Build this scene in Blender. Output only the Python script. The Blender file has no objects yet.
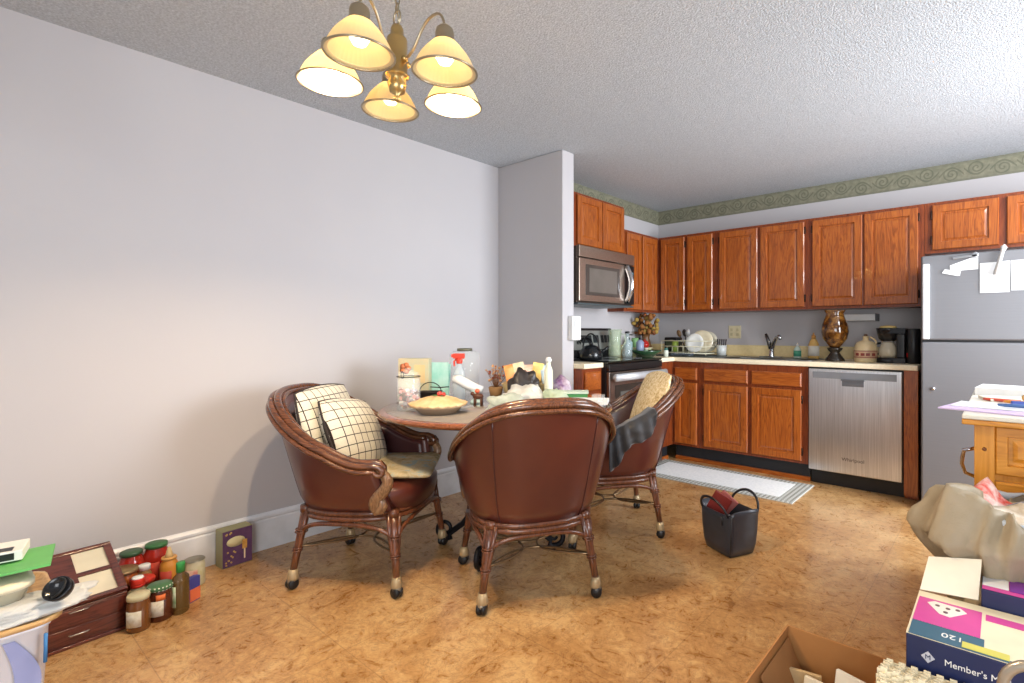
import bpy, bmesh, math, random
from mathutils import Vector, Matrix, noise
PI=math.pi
scene=bpy.context.scene
COL=scene.collection
random.seed(7)
R=math.radians
# ------------------------------------------------------------------ materials
def lin(c):
    return tuple(((v/255)/12.92 if v/255<=.04045 else ((v/255+.055)/1.055)**2.4) for v in c)
MATS={}
class NT:
    def __init__(s,name):
        s.m=bpy.data.materials.new(name); s.m.use_nodes=True; s.t=s.m.node_tree; s.n=s.t.nodes
        s.b=s.n['Principled BSDF']; s.out=s.n['Material Output']
    def add(s,t,**k):
        n=s.n.new(t)
        for a,b in k.items(): setattr(n,a,b)
        return n
    def l(s,a,b): s.t.links.new(a,b)
    def coord(s,scale=(1,1,1),kind='Object',rot=(0,0,0)):
        tc=s.add('ShaderNodeTexCoord'); mp=s.add('ShaderNodeMapping')
        mp.inputs['Scale'].default_value=scale; mp.inputs['Rotation'].default_value=rot
        s.l(tc.outputs[kind],mp.inputs[0]); return mp.outputs[0]
    def noise(s,vec,scale,detail=4,rough=.5,dist=0):
        n=s.add('ShaderNodeTexNoise'); n.inputs['Scale'].default_value=scale; n.inputs['Detail'].default_value=detail
        n.inputs['Roughness'].default_value=rough; n.inputs['Distortion'].default_value=dist
        s.l(vec,n.inputs['Vector']); return n.outputs['Fac']
    def ramp(s,fac,stops,interp='LINEAR'):
        r=s.add('ShaderNodeValToRGB'); cr=r.color_ramp; cr.interpolation=interp
        while len(cr.elements)<len(stops): cr.elements.new(.5)
        for e,(p,c) in zip(cr.elements,stops): e.position=p; e.color=(*lin(c),1)
        s.l(fac,r.inputs[0]); return r.outputs[0]
    def mix(s,f,a,b,mode='MIX'):
        m=s.add('ShaderNodeMix',data_type='RGBA',blend_type=mode)
        if isinstance(f,(int,float)): m.inputs[0].default_value=f
        else: s.l(f,m.inputs[0])
        for i,x in ((6,a),(7,b)):
            if isinstance(x,tuple): m.inputs[i].default_value=(*lin(x),1)
            else: s.l(x,m.inputs[i])
        return m.outputs[2]
    def math(s,op,a,b=None,c=None):
        m=s.add('ShaderNodeMath',operation=op)
        for i,x in enumerate((a,b,c)):
            if x is None: continue
            if isinstance(x,(int,float)): m.inputs[i].default_value=x
            else: s.l(x,m.inputs[i])
        return m.outputs[0]
    def bump(s,h,strength=.3,dist=.002):
        b=s.add('ShaderNodeBump'); b.inputs['Strength'].default_value=strength; b.inputs['Distance'].default_value=dist
        s.l(h,b.inputs['Height']); s.l(b.outputs[0],s.b.inputs['Normal'])
    def col(s,x):
        if isinstance(x,tuple): s.b.inputs['Base Color'].default_value=(*lin(x),1)
        else: s.l(x,s.b.inputs['Base Color'])
    def set(s,rough=.5,metal=0,spec=.5,trans=0,alpha=1,coat=0,sheen=0,ior=1.45):
        I=s.b.inputs; I['Roughness'].default_value=rough; I['Metallic'].default_value=metal
        I['Specular IOR Level'].default_value=spec; I['Transmission Weight'].default_value=trans
        I['Alpha'].default_value=alpha; I['Coat Weight'].default_value=coat; I['Sheen Weight'].default_value=sheen; I['IOR'].default_value=ior
def M(name,col=(200,200,200),rough=.5,metal=0,var=None,vs=8,bump=0,bs=60,**k):
    """plain procedural material; var = second colour mixed in by noise"""
    if name in MATS: return MATS[name]
    t=NT(name); v=t.coord()
    if var: t.col(t.ramp(t.noise(v,vs,5,.6),[(.35,col),(.65,var)]))
    else:
        c2=tuple(max(0,int(x*.93)) for x in col)
        t.col(t.ramp(t.noise(v,vs,3),[(.4,col),(.7,c2)]))
    t.set(rough=rough,metal=metal,**k)
    if bump: t.bump(t.noise(v,bs,4),bump)
    MATS[name]=t.m; return t.m
def wood(name,c1,c2,c3,rough=.4,axis='z',sc=1,coat=.2,amt=1):
    if name in MATS: return MATS[name]
    t=NT(name); s={'z':(14,14,1.3),'x':(1.3,14,14),'y':(14,1.3,14)}[axis]
    v=t.coord(tuple(q*sc for q in s)); oi=t.add('ShaderNodeObjectInfo')
    ad=t.add('ShaderNodeVectorMath',operation='ADD'); sx=t.add('ShaderNodeVectorMath',operation='SCALE'); sx.inputs['Scale'].default_value=37
    cx=t.add('ShaderNodeCombineXYZ'); t.l(oi.outputs['Random'],cx.inputs[0]); t.l(oi.outputs['Random'],cx.inputs[2]); t.l(cx.outputs[0],sx.inputs[0])
    t.l(v,ad.inputs[0]); t.l(sx.outputs[0],ad.inputs[1]); v=ad.outputs[0]
    a=t.noise(v,1.1,3,.55,1.6); w=t.math('FRACT',t.math('MULTIPLY',a,7)); 
    w2=t.math('PINGPONG',w,.5); g=t.noise(v,7,4,.7)
    f=t.math('ADD',t.math('MULTIPLY',w2,.75),t.math('MULTIPLY',g,.55))
    t.col(t.ramp(f,[(.15,c3),(.42,c1),(.8,c2)])); t.set(rough=rough,coat=coat); t.bump(g,.08)
    MATS[name]=t.m; return t.m
OAK=lambda:wood('oak_cabinet',(154,78,26),(180,102,38),(110,52,16),.28,coat=.5)
OAKH=lambda:wood('oak_cabinet_rail',(154,78,26),(178,100,38),(110,52,16),.28,'x',coat=.5)
OAKD=lambda:wood('oak_frame',(122,54,22),(140,68,26),(84,36,16),.34)
DKW=lambda:wood('rattan_brown',(96,54,34),(124,74,48),(58,32,20),.28,'z',1,.5)
DKR=lambda:wood('rail_brown',(88,52,32),(120,74,46),(54,30,20),.24,'x',1,.6)
BLACK=lambda:M('black_plastic',(22,22,24),.35)
WHITE=lambda:M('white_plastic',(232,232,230),.4)
STEEL=lambda:M('brushed_steel',(176,178,182),.3,1)
IRON=lambda:M('wrought_iron',(30,30,34),.4,.6)
BRASS=lambda:M('antique_brass',(190,164,110),.3,1)
CHROME=lambda:M('chrome',(210,212,216),.12,1)
def glass(name,col=(240,246,244),alpha=.28,rough=.05):
    if name in MATS: return MATS[name]
    t=NT(name); t.col(col); t.set(rough=rough,alpha=alpha,spec=.8); MATS[name]=t.m; return t.m
def translucent(name,col,f=.6,rough=.3,alpha=1.0,var=None):
    if name in MATS: return MATS[name]
    t=NT(name); 
    if var: t.col(t.ramp(t.noise(t.coord(),9,4),[(.35,col),(.65,var)]))
    else: t.col(col)
    t.set(rough=rough,alpha=alpha)
    if 'bag' in name: t.bump(t.noise(t.coord(),26,6,.7,1.5),.8,.006)
    tr=t.add('ShaderNodeBsdfTranslucent'); tr.inputs[0].default_value=(*lin(col),1)
    mx=t.add('ShaderNodeMixShader'); mx.inputs[0].default_value=f
    t.l(t.b.outputs[0],mx.inputs[1]); t.l(tr.outputs[0],mx.inputs[2]); t.l(mx.outputs[0],t.out.inputs[0])
    MATS[name]=t.m; return t.m
# ------------------------------------------------------------------ mesh builder
class MB:
    def __init__(s,T=None): s.v=[];s.f=[];s.mi=[];s.sm=[];s.T=T
    def _add(s,vs,fs,mi=0,smooth=False):
        o=len(s.v)
        for p in vs:
            p=Vector(p); s.v.append(Vector(s.T(p)) if s.T else p)
        for f in fs: s.f.append(tuple(i+o for i in f)); s.mi.append(mi); s.sm.append(smooth)
    def box(s,x0,x1,y0,y1,z0,z1,mi=0):
        vs=[(x,y,z) for z in (z0,z1) for y in (y0,y1) for x in (x0,x1)]
        s._add(vs,[(0,2,3,1),(4,5,7,6),(0,1,5,4),(1,3,7,5),(3,2,6,7),(2,0,4,6)],mi); return s
    def obox(s,c,size,rot=None,mi=0):
        """box centred on c, rotated"""
        m=(rot or Matrix.Identity(3)); hx,hy,hz=[q/2 for q in size]; c=Vector(c)
        vs=[c+m@Vector((x,y,z)) for z in (-hz,hz) for y in (-hy,hy) for x in (-hx,hx)]
        s._add(vs,[(0,2,3,1),(4,5,7,6),(0,1,5,4),(1,3,7,5),(3,2,6,7),(2,0,4,6)],mi); return s
    def rings(s,rs,closed_u=True,caps=True,mi=0,smooth=True,loop=False):
        n=len(rs[0]); vs=[p for r in rs for p in r]; fs=[]
        L=len(rs)
        for i in range(L if loop else L-1):
            a=i*n; b=((i+1)%L)*n
            for j in range(n if closed_u else n-1):
                k=(j+1)%n; fs.append((a+j,a+k,b+k,b+j))
        if caps and not loop and closed_u:
            fs.append(tuple(range(n-1,-1,-1))); fs.append(tuple((L-1)*n+j for j in range(n)))
        s._add(vs,fs,mi,smooth); return s
    def tube(s,pts,r,n=8,closed=False,mi=0,flat=None):
        pts=[Vector(p) for p in pts]; L=len(pts)
        rr=r if isinstance(r,(list,tuple)) else [r]*L
        rs=[];up=None
        for i,p in enumerate(pts):
            if closed: t=pts[(i+1)%L]-pts[i-1]
            else: t=pts[min(i+1,L-1)]-pts[max(i-1,0)]
            if t.length<1e-9: t=Vector((0,0,1))
            t.normalize()
            if up is None:
                up=Vector((0,0,1)) if abs(t.z)<.9 else Vector((1,0,0))
            a=up-t*up.dot(t)
            if a.length<1e-5: a=t.orthogonal()
            a.normalize(); b=t.cross(a); up=a
            fz=flat or 1
            rs.append([p+(a*math.cos(q)*fz+b*math.sin(q))*rr[i] for q in [2*PI*j/n for j in range(n)]])
        s.rings(rs,True,not closed,mi,True,closed); return s
    def lathe(s,prof,c=(0,0,0),n=24,mi=0,m=None,smooth=True,ex=1,ey=1,rib=0,ribn=0,open_=False):
        c=Vector(c); rs=[]
        for r,z in prof:
            ring=[]
            for j in range(n):
                a=2*PI*j/n; q=max(r,1e-4)*(1+rib*math.cos(a*ribn)) if rib else max(r,1e-4)
                p=Vector((q*math.cos(a)*ex,q*math.sin(a)*ey,z))
                if m: p=m@p
                ring.append(c+p)
            rs.append(ring)
        s.rings(rs,True,not open_,mi,smooth); return s
    def cyl(s,c,r,h,n=20,mi=0,m=None): return s.lathe([(r,0),(r,h)],c,n,mi,m,smooth=False) if n<10 else s.lathe([(r*.001,0),(r,0),(r,0),(r,h),(r,h),(r*.001,h)],c,n,mi,m)
    def sphere(s,c,r,n=12,mi=0,sz=1,m=None):
        return s.lathe([(r*math.sin(PI*i/n),-r*sz*math.cos(PI*i/n)) for i in range(n+1)],c,n*2,mi,m)
    def prism(s,poly,z0,z1,mi=0,m=None,smooth=False):
        n=len(poly); vs=[Vector((x,y,z)) for z in (z0,z1) for x,y in poly]
        if m: vs=[m@v for v in vs]
        fs=[tuple(range(n-1,-1,-1)),tuple(range(n,2*n))]+[(i,(i+1)%n,n+(i+1)%n,n+i) for i in range(n)]
        s._add(vs,fs,mi,smooth); return s
    def grid(s,fn,nu,nv,mi=0,smooth=True,closeu=False):
        vs=[fn(i/nu,j/nv) for j in range(nv+1) for i in range(nu+1)]
        s._add(vs,[(j*(nu+1)+i,j*(nu+1)+i+1,(j+1)*(nu+1)+i+1,(j+1)*(nu+1)+i) for j in range(nv) for i in range(nu)],mi,smooth); return s
    def build(s,name,mats,parent=None,loc=None,rot=None,bevel=0,seg=2,weld=True,solid=0,sub=0,world=None):
        me=bpy.data.meshes.new(name)
        off=Vector(loc) if loc is not None and world else Vector((0,0,0))
        me.from_pydata([v-off for v in s.v],[],s.f)
        if not isinstance(mats,(list,tuple)): mats=[mats]
        for m in mats: me.materials.append(m)
        for p,mi,sm in zip(me.polygons,s.mi,s.sm): p.material_index=mi; p.use_smooth=sm
        bm=bmesh.new(); bm.from_mesh(me)
        if weld: bmesh.ops.remove_doubles(bm,verts=bm.verts,dist=1e-5)
        bmesh.ops.recalc_face_normals(bm,faces=bm.faces); bm.to_mesh(me); bm.free()
        o=bpy.data.objects.new(name,me); COL.objects.link(o)
        if parent: o.parent=parent
        if loc is not None: o.location=loc
        if rot is not None: o.rotation_euler=rot
        if solid:
            q=o.modifiers.new('t','SOLIDIFY'); q.thickness=solid; q.offset=0
        if bevel:
            q=o.modifiers.new('b','BEVEL'); q.width=bevel; q.segments=seg; q.limit_method='ANGLE'; q.angle_limit=R(35)
            for p in me.polygons: p.use_smooth=True
            w=o.modifiers.new('w','WEIGHTED_NORMAL')
        if sub:
            q=o.modifiers.new('s','SUBSURF'); q.levels=sub; q.render_levels=sub
        return o
def tag(o,label,cat,group=None):
    o['label']=label; o['category']=cat
    if group: o['group']=group
    return o
def thing(name,label,cat,loc=(0,0,0),rz=0,group=None):
    o=bpy.data.objects.new(name,None); o.empty_display_size=.05; COL.objects.link(o); o.location=loc; o.rotation_euler=(0,0,rz)
    return tag(o,label,cat,group)
def struct(o): o['kind']='structure'; return o
def kids(o): return [c for c in bpy.data.objects if c.parent==o]
def copy_tree(o,parent=None):
    c=o.copy(); COL.objects.link(c); c.parent=parent
    for ch in kids(o): copy_tree(ch,c)
    return c
def text(s,size,mat,parent,loc,rot,name='lettering',extr=.0004,sx=1,mirror=False):
    cu=bpy.data.curves.new(name,'FONT'); cu.body=s; cu.size=size; cu.extrude=extr; cu.align_x='CENTER'; cu.align_y='CENTER'
    t=bpy.data.objects.new(name,cu); COL.objects.link(t)
    dg=bpy.context.evaluated_depsgraph_get(); me=bpy.data.meshes.new_from_object(t.evaluated_get(dg))
    bpy.data.objects.remove(t); me.materials.clear(); me.materials.append(mat)
    o=bpy.data.objects.new(name,me); COL.objects.link(o); o.parent=parent; o.location=loc; o.rotation_euler=rot; o.scale=(sx,1,1)
    return o
# ------------------------------------------------------------------ setting
CH=2.389; XL=-3.009; XK=-2.811; YB=4.742; SY0,SY1=2.696,2.818; SX=-2.356
XR=1.7; Y0=-1.6
def wallmat():
    t=NT('painted_wall'); v=t.coord()
    t.col(t.ramp(t.noise(v,1.3,3),[(.3,(190,187,188)),(.7,(186,183,185))])); t.set(rough=.55,spec=.3)
    t.bump(t.noise(v,90,3),.06); return t.m
WALL=wallmat()
def ceilmat():
    t=NT('popcorn_ceiling'); v=t.coord(); n=t.noise(v,110,5,.7)
    vo=t.add('ShaderNodeTexVoronoi'); vo.inputs['Scale'].default_value=130; t.l(v,vo.inputs['Vector'])
    t.col(t.ramp(n,[(.3,(166,171,176)),(.7,(214,219,224))])); t.set(rough=.95,spec=.1)
    t.bump(t.math('SUBTRACT',n,t.math('MULTIPLY',vo.outputs['Distance'],.8)),.6,.006); return t.m
def floormat():
    t=NT('cork_tile_floor'); v=t.coord((1,1,1),rot=(0,0,R(20)))
    a=t.noise(v,2.1,8,.65,1.2); b=t.noise(v,11,8,.72,2.2); c=t.noise(v,42,4,.7,.5)
    f=t.math('ADD',t.math('MULTIPLY',a,.45),t.math('ADD',t.math('MULTIPLY',b,.4),t.math('MULTIPLY',c,.15)))
    cc=t.ramp(f,[(.32,(112,74,42)),(.42,(160,114,66)),(.5,(188,144,92)),(.58,(210,172,120)),(.7,(180,136,86))])
    vn=t.noise(v,13,7,.75,1.0); vein=t.math('ABSOLUTE',t.math('SUBTRACT',vn,.5))
    cc=t.mix(t.math('MULTIPLY',t.math('LESS_THAN',vein,.011),.5),cc,(104,68,42))
    fl=t.noise(v,130,3,.7); cc=t.mix(t.math('MULTIPLY',t.math('GREATER_THAN',fl,.6),.2),cc,(118,86,58))
    br=t.add('ShaderNodeTexBrick'); br.offset=0; br.inputs['Scale'].default_value=1; br.inputs['Mortar Size'].default_value=.0016
    br.inputs['Brick Width'].default_value=.457; br.inputs['Row Height'].default_value=.457
    br.inputs['Color1'].default_value=(1,1,1,1); br.inputs['Color2'].default_value=(.9,.9,.89,1); br.inputs['Mortar'].default_value=(.6,.55,.5,1)
    br.inputs['Bias'].default_value=-.2
    t.l(t.coord(),br.inputs['Vector']); cc=t.mix(.8,cc,br.outputs['Color'],'MULTIPLY')
    t.col(cc); t.set(rough=.3,spec=.5); 
    r=t.add('ShaderNodeMapRange'); t.l(b,r.inputs[0]); r.inputs[3].default_value=.2; r.inputs[4].default_value=.38; t.b.inputs['Coat Weight'].default_value=.25; t.b.inputs['Coat Roughness'].default_value=.15; t.l(r.outputs[0],t.b.inputs['Roughness'])
    t.bump(b,.08,.0015); return t.m
o=MB().box(XL-.1,XR,Y0,YB+.1,-.06,0).build('floor',floormat()); struct(o)
o=MB().box(XL-.1,XR,Y0,YB+.1,CH,CH+.06).build('ceiling',ceilmat()); struct(o)
struct(MB().box(XL-.1,XL,Y0,SY0,0,CH).build('wall_left',WALL))
struct(MB().box(XL-.1,SX,SY0,SY1,0,CH).build('wall_partition',WALL,bevel=.006))
struct(MB().box(XL-.1,XK,SY1,YB+.1,0,CH).build('wall_kitchen_left',WALL))
struct(MB().box(XK,XR,YB,YB+.1,0,CH).build('wall_back',WALL))
# baseboards
def baseboard(name,T,l0,l1):
    m=MB(T); prof=[(0,0),(.014,0),(.014,.15),(.011,.158),(.016,.166),(.016,.176),(.009,.186),(.003,.19),(0,.19)]
    vs=[(l,d,z) for l in (l0,l1) for d,z in prof]; n=len(prof)
    m._add(vs,[(i,(i+1)%n,n+(i+1)%n,n+i) for i in range(n)]+[tuple(range(n)),tuple(range(2*n-1,n-1,-1))])
    struct(m.build(name,M('white_trim',(226,228,232),.35)))
baseboard('baseboard_left',lambda p:(XL+p[1],p[0],p[2]),Y0,SY0)
baseboard('baseboard_partition',lambda p:(p[0],SY0-p[1],p[2]),XL+.016,SX)
# wallpaper border with scrolls
def border_mat(axis):
    t=NT('scroll_border_'+axis); tc=t.add('ShaderNodeTexCoord'); sp=t.add('ShaderNodeSeparateXYZ'); t.l(tc.outputs['Object'],sp.inputs[0])
    u=sp.outputs[0 if axis=='x' else 1]; z=t.math('ADD',sp.outputs[2],-(CH-.072))
    p=.15; k=t.math('DIVIDE',u,p); fr=t.math('ADD',t.math('FRACT',t.math('ADD',k,50.5)),-.5); 
    par=t.math('SUBTRACT',t.math('MULTIPLY',t.math('FLOOR',t.math('FRACT',t.math('MULTIPLY',t.math('FLOOR',t.math('ADD',k,50.5)),.5)),),2),0)
    odd=t.math('MULTIPLY',t.math('FRACT',t.math('MULTIPLY',t.math('FLOOR',t.math('ADD',k,50.5)),.5)),4) # 0 or 2
    sg=t.math('SUBTRACT',1,odd)
    x=t.math('MULTIPLY',fr,p); y=t.math('MULTIPLY',z,sg)
    y2=t.math('ADD',y,.012)
    rr=t.math('SQRT',t.math('ADD',t.math('MULTIPLY',x,x),t.math('MULTIPLY',y2,y2))); an=t.math('ARCTAN2',y2,x)
    s1=t.math('SINE',t.math('ADD',t.math('MULTIPLY',rr,230),an)); m1=t.math('LESS_THAN',rr,.05)
    wv=t.math('SUBTRACT',y,t.math('MULTIPLY',t.math('COSINE',t.math('MULTIPLY',fr,PI)),.055)); s2=t.math('LESS_THAN',t.math('ABSOLUTE',t.math('ADD',wv,.02)),.007)
    ln=t.math('MAXIMUM',t.math('MULTIPLY',t.math('GREATER_THAN',s1,.35),m1),s2)
    n=t.noise(tc.outputs['Object'],30,4)
    ed=t.math('GREATER_THAN',t.math('ABSOLUTE',z),.055)
    base=t.ramp(n,[(.35,(116,115,96)),(.65,(134,131,110))])
    c=t.mix(t.math('MULTIPLY',ln,.6),base,(86,88,72)); c=t.mix(t.math('MULTIPLY',ed,.35),c,(96,100,88))
    t.col(c); t.set(rough=.6); return t.m
struct(MB().box(XK+.002,XR,YB-.003,YB,CH-.142,CH).build('trim_1',border_mat('x')))
struct(MB().box(XK,XK+.003,SY1,YB-.003,CH-.142,CH).build('trim_2',border_mat('y')))
# ------------------------------------------------------------------ kitchen cabinets
FY=lambda yf:(lambda p:(p[0],yf-p[1],p[2]))       # panel facing -Y: (u, out, z)
FX=lambda xf:(lambda p:(xf+p[1],p[0],p[2]))       # panel facing +X
def add_door(m,u0,u1,z0,z1,t=.019,fr=.052,bz=.006):
    """frame-and-panel door: stiles, rails, bevelled recess and raised field"""
    def ring(i,d): return [(u0+i,d,z0+i),(u1-i,d,z0+i),(u1-i,d,z1-i),(u0+i,d,z1-i)]
    rs=[ring(0,0),ring(0,t-.005),ring(.005,t),ring(fr,t),ring(fr+.003,t-.012),ring(fr+.012,t-.012),ring(fr+.024,t-.008)]
    vs=[p for r in rs for p in r]; fs=[]
    for i in range(len(rs)-1):
        for j in range(4): k=(j+1)%4; fs.append((i*4+j,i*4+k,(i+1)*4+k,(i+1)*4+j))
    fs.append(tuple(range(4))); n=(len(rs)-1)*4; fs.append((n,n+1,n+2,n+3)); m._add(vs,fs)
def cabinet(name,label,T,u0,u1,z0,z1,depth,doors,drawers=(),hinges='',toe=False,group=None,kick=None,bodyz=None):
    th=thing(name,label,'cabinet',group=group); c0=Vector(T(Vector(((u0+u1)/2,-depth/2,z0)))); th.location=c0
    TT=lambda p:Vector(T(p))-c0
    m=MB(TT); m.box(u0+.0005,u1-.0005,-depth+.001,-.018,z0+.0,z1)
    st=.02
    m.box(u0+.0005,u1-.0005,-.018,0,z1-.028,z1); m.box(u0+.0005,u1-.0005,-.018,0,z0,z0+.03)
    m.box(u0+.0005,u0+st,-.018,0,z0+.03,z1-.028); m.box(u1-st,u1-.0005,-.018,0,z0+.03,z1-.028)
    m.box(u0+st,u1-st,-.019,-.002,z0+.03,z1-.028)
    m.build('body',OAKD(),th)
    for i,(a,b,c,d) in enumerate(doors):
        q=MB(TT); add_door(q,a,b,c,d); do=q.build('door',OAK(),th)
        side=hinges[i] if i<len(hinges) else ''
        if side:
            x=a-.004 if side=='l' else b+.004
            for zz in (c+.07,d-.07):
                h=MB(TT); h.box(x-.005,x+.005,.0005,.014,zz-.025,zz+.025); h.lathe([(.004,-.03),(.006,-.026),(.006,.026),(.004,.03)],(x,.012,zz),8)
                h.build('hinge',M('dark_hinge',(50,32,24),.4,.7),do)
    for a,b,c,d in drawers:
        q=MB(TT)
        def ring(i,dd): return [(a+i,dd,c+i),(b-i,dd,c+i),(b-i,dd,d-i),(a+i,dd,d-i)]
        q.rings([ring(0,0),ring(0,.012),ring(.008,.019),ring(.016,.019)],smooth=False); q.build('drawer_front',OAKH(),th)
    if kick:
        k=MB(TT); k.box(u0,u1,-.08,-.06,.02,z0); k.build('toe_kick',M('toe_kick_black',(34,36,40),.5),th)
        k=MB(TT); k.box(u0,u1,-.06,-.047,0,.032); k.build('shoe_moulding',OAKH(),th)
    return th
UZ0,UZ1=1.317,2.049; YU=4.428   # face-frame plane of the uppers; doors stand 19 mm proud
XU=-2.63
U=FY(YU); UX=FX(XU)
dz=(UZ0+.02,UZ1-.022)
ug='oak wall cabinets'
cabinet('wall_cabinet','oak wall cabinet with two narrow doors in the corner above the dish rack',U,XU,-2.025,UZ0,UZ1,YB-YU,[(-2.59,-2.337,*dz),(-2.306,-2.055,*dz)],hinges=' r',group=ug)
cabinet('wall_cabinet','oak wall cabinet with two doors above the sink and faucet',U,-2.025,-1.226,UZ0,UZ1,YB-YU,[(-1.988,-1.642,*dz),(-1.616,-1.257,*dz)],hinges='lr',group=ug)
cabinet('wall_cabinet','oak wall cabinet with two doors above the vase, jug and coffee maker',U,-1.226,-.437,UZ0,UZ1,YB-YU,[(-1.195,-.835,*dz),(-.821,-.475,*dz)],hinges='lr',group=ug)
cabinet('wall_cabinet','short oak wall cabinet with two wide doors over the refrigerator',U,-.436,.44,1.69,UZ1,YB-YU,[(-.391,-.022,1.712,UZ1-.022),(.019,.39,1.712,UZ1-.022)],hinges='l',group=ug)
cabinet('wall_cabinet','short raised oak cabinet with two small doors above the microwave',UX,3.03,3.835,1.81,2.24,XU-XK,[(3.175,3.497,1.83,2.222),(3.508,3.822,1.83,2.222)],group=ug)
cabinet('wall_cabinet','narrow two-door oak wall cabinet between microwave and kitchen corner',UX,3.836,YU-.001,UZ0,UZ1,XU-XK,[(3.87,4.108,*dz),(4.135,4.385,*dz)],group=ug)
# base run
YBF=4.108; XBF=-2.286
B=FY(YBF); BX=FX(XBF); CT=.911
cabinet('base_cabinet','narrow oak base cabinet with one drawer and door in the kitchen corner',B,XBF,-2.018,.137,CT-.038,YB-YBF,[(-2.262,-2.05,.158,.692)],[(-2.262,-2.05,.716,.822)],group='oak base cabinets',kick=1)
cabinet('base_cabinet','wide oak sink base cabinet with two doors under two false drawers',B,-2.017,-1.14,.137,CT-.038,YB-YBF,[(-1.986,-1.603,.158,.692),(-1.57,-1.186,.158,.692)],[(-1.986,-1.603,.716,.822),(-1.57,-1.186,.716,.822)],hinges='lr',group='oak base cabinets',kick=1)
cabinet('base_cabinet','small oak base cabinet between the partition wall and the range',BX,2.822,3.046,.137,CT-.038,XBF-XK,[(2.845,3.02,.158,.692)],[(2.845,3.02,.716,.85)],group='oak base cabinets',kick=1)
cabinet('base_cabinet','oak filler cabinet between the range and the corner cabinet',BX,3.814,YBF-.001,.137,CT-.038,XBF-XK,[],[],group='oak base cabinets',kick=1)
fp=MB().box(-.522,-.44,YBF-.015,YBF+.6,.03,CT-.038).box(-.522,-.44,YBF+.04,YBF+.06,0,.03).build('filler_panel',OAK(),bevel=.002)
tag(fp,'slim oak end panel standing between dishwasher and refrigerator','panel')
# countertops
LAM=M('cream_laminate',(244,232,202),.35,var=(236,222,190),vs=70)
def counter(label,poly,splash):
    t=thing('countertop',label,'countertop',(poly[0][0],poly[0][1],CT-.038)); 
    c=Vector(t.location); TT=lambda p:Vector(p)-c
    MB(TT).prism(poly,CT-.037,CT).build('worktop',LAM,t,bevel=.006)
    for a in splash:
        m=MB(TT).box(*a[:4],CT+.0005,CT+.1); m.build('backsplash',M('cream_splash',(232,212,160),.4,var=(222,202,150),vs=50),t,bevel=.004)
counter('cream laminate countertop running along the back wall with sink',[(XK+.002,3.816),(-2.263,3.816),(-2.263,4.085),(-.44,4.085),(-.44,YB-.001),(XK+.002,YB-.001)],[(XK+.022,-.441,YB-.02,YB-.002),(XK+.002,XK+.02,3.816,YB-.002)])
counter('small cream countertop piece left of the range',[(XK+.002,SY1+.002),(-2.263,SY1+.002),(-2.263,3.044),(XK+.002,3.044)],[(XK+.002,XK+.02,SY1+.002,3.044)])
# dishwasher
def brushed(name,c,rough,axis,aniso=.6,dark=.85):
    if name in MATS: return MATS[name]
    t=NT(name); s={'z':(60,60,.8),'x':(.8,60,60)}[axis]; v=t.coord(s); n=t.noise(v,3,4,.6)
    t.col(t.ramp(n,[(.3,tuple(int(q*dark) for q in c)),(.7,c)])); t.set(rough=rough,metal=.4 if 'fridge' in name else 1)
    t.b.inputs['Anisotropic'].default_value=aniso
    t.bump(n,.05,.001); MATS[name]=t.m; return t.m
DWS=brushed('dishwasher_steel',(232,233,235),.3,'z',.7)
dw=thing('dishwasher','stainless steel dishwasher under the counter left of the refrigerator','dishwasher',(-.83,4.4,0))
c=Vector(dw.location); TT=lambda p:Vector(FY(4.105)(p))-c
m=MB(TT); m.box(-1.134,-.526,-.55,-.005,.11,CT-.04); m.build('tub',BLACK(),dw)
m=MB(TT); m.box(-1.13,-.53,-.0,.028,.115,.862); m.build('door',DWS,dw,bevel=.006,seg=3)
m=MB(TT); m.box(-1.1,-.56,.0285,.0315,.795,.842); m.build('control_strip',M('grey_panel',(140,142,146),.35,.5),dw,bevel=.002)
m=MB(TT); m.box(-.9,-.76,.03,.034,.745,.787); m.box(-.905,-.755,.03,.05,.785,.795); m.box(-.89,-.77,.034,.036,.752,.77); m.build('handle_recess',[M('handle_grey',(120,122,126),.35,.7)],dw,bevel=.002)
m=MB(TT); m.box(-1.13,-.53,-.075,-.055,.0,.1); m.box(-1.13,-.53,-.055,-.05,.02,.1); m.build('kick_plate',BLACK(),dw)
text('Whirlpool',.035,M('logo_dark',(70,72,76),.3,.6),dw,TT(Vector((-.83,.0285,.22))),(PI/2,0,0))
# refrigerator
FS=brushed('fridge_steel',(122,122,125),.5,'x',.2,.98)
fg=thing('refrigerator','tall grey stainless top-freezer refrigerator with papers on its door','refrigerator',(-.03,4.3,0))
c=Vector(fg.location); TT=lambda p:Vector(FY(3.98)(p))-c
m=MB(TT); m.box(-.405,.345,-.7,-.002,.03,1.6); m.box(-.38,.32,-.68,-.03,0,.03); m.build('body',M('fridge_side',(120,122,126),.4,.3),fg,bevel=.008)
m=MB(TT); m.box(-.405,.345,.0,.075,1.083,1.612); fd=m.build('freezer_door',FS,fg,bevel=.012,seg=3)
m=MB(TT); m.box(-.405,.345,.0,.075,.06,1.072); m.build('lower_door',FS,fg,bevel=.012,seg=3)
m=MB(TT); m.box(-.396,-.358,.0755,.098,1.088,1.56); m.build('handle',M('pale_handle',(232,234,236),.35,.3),fd,bevel=.008,seg=3)
m=MB(TT); m.box(-.398,.34,-.0,.055,1.073,1.0825); m.build('door_gasket',BLACK(),fg)
m=MB(TT); m.box(-.35,.3,.0,.05,.0,.055); m.build('grille',BLACK(),fg)
m=MB(TT); m.sphere((-.34,.077,.78),.012,6); m.build('badge',CHROME(),fg)
PAP=M('white_paper',(228,229,229),.7)
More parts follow.
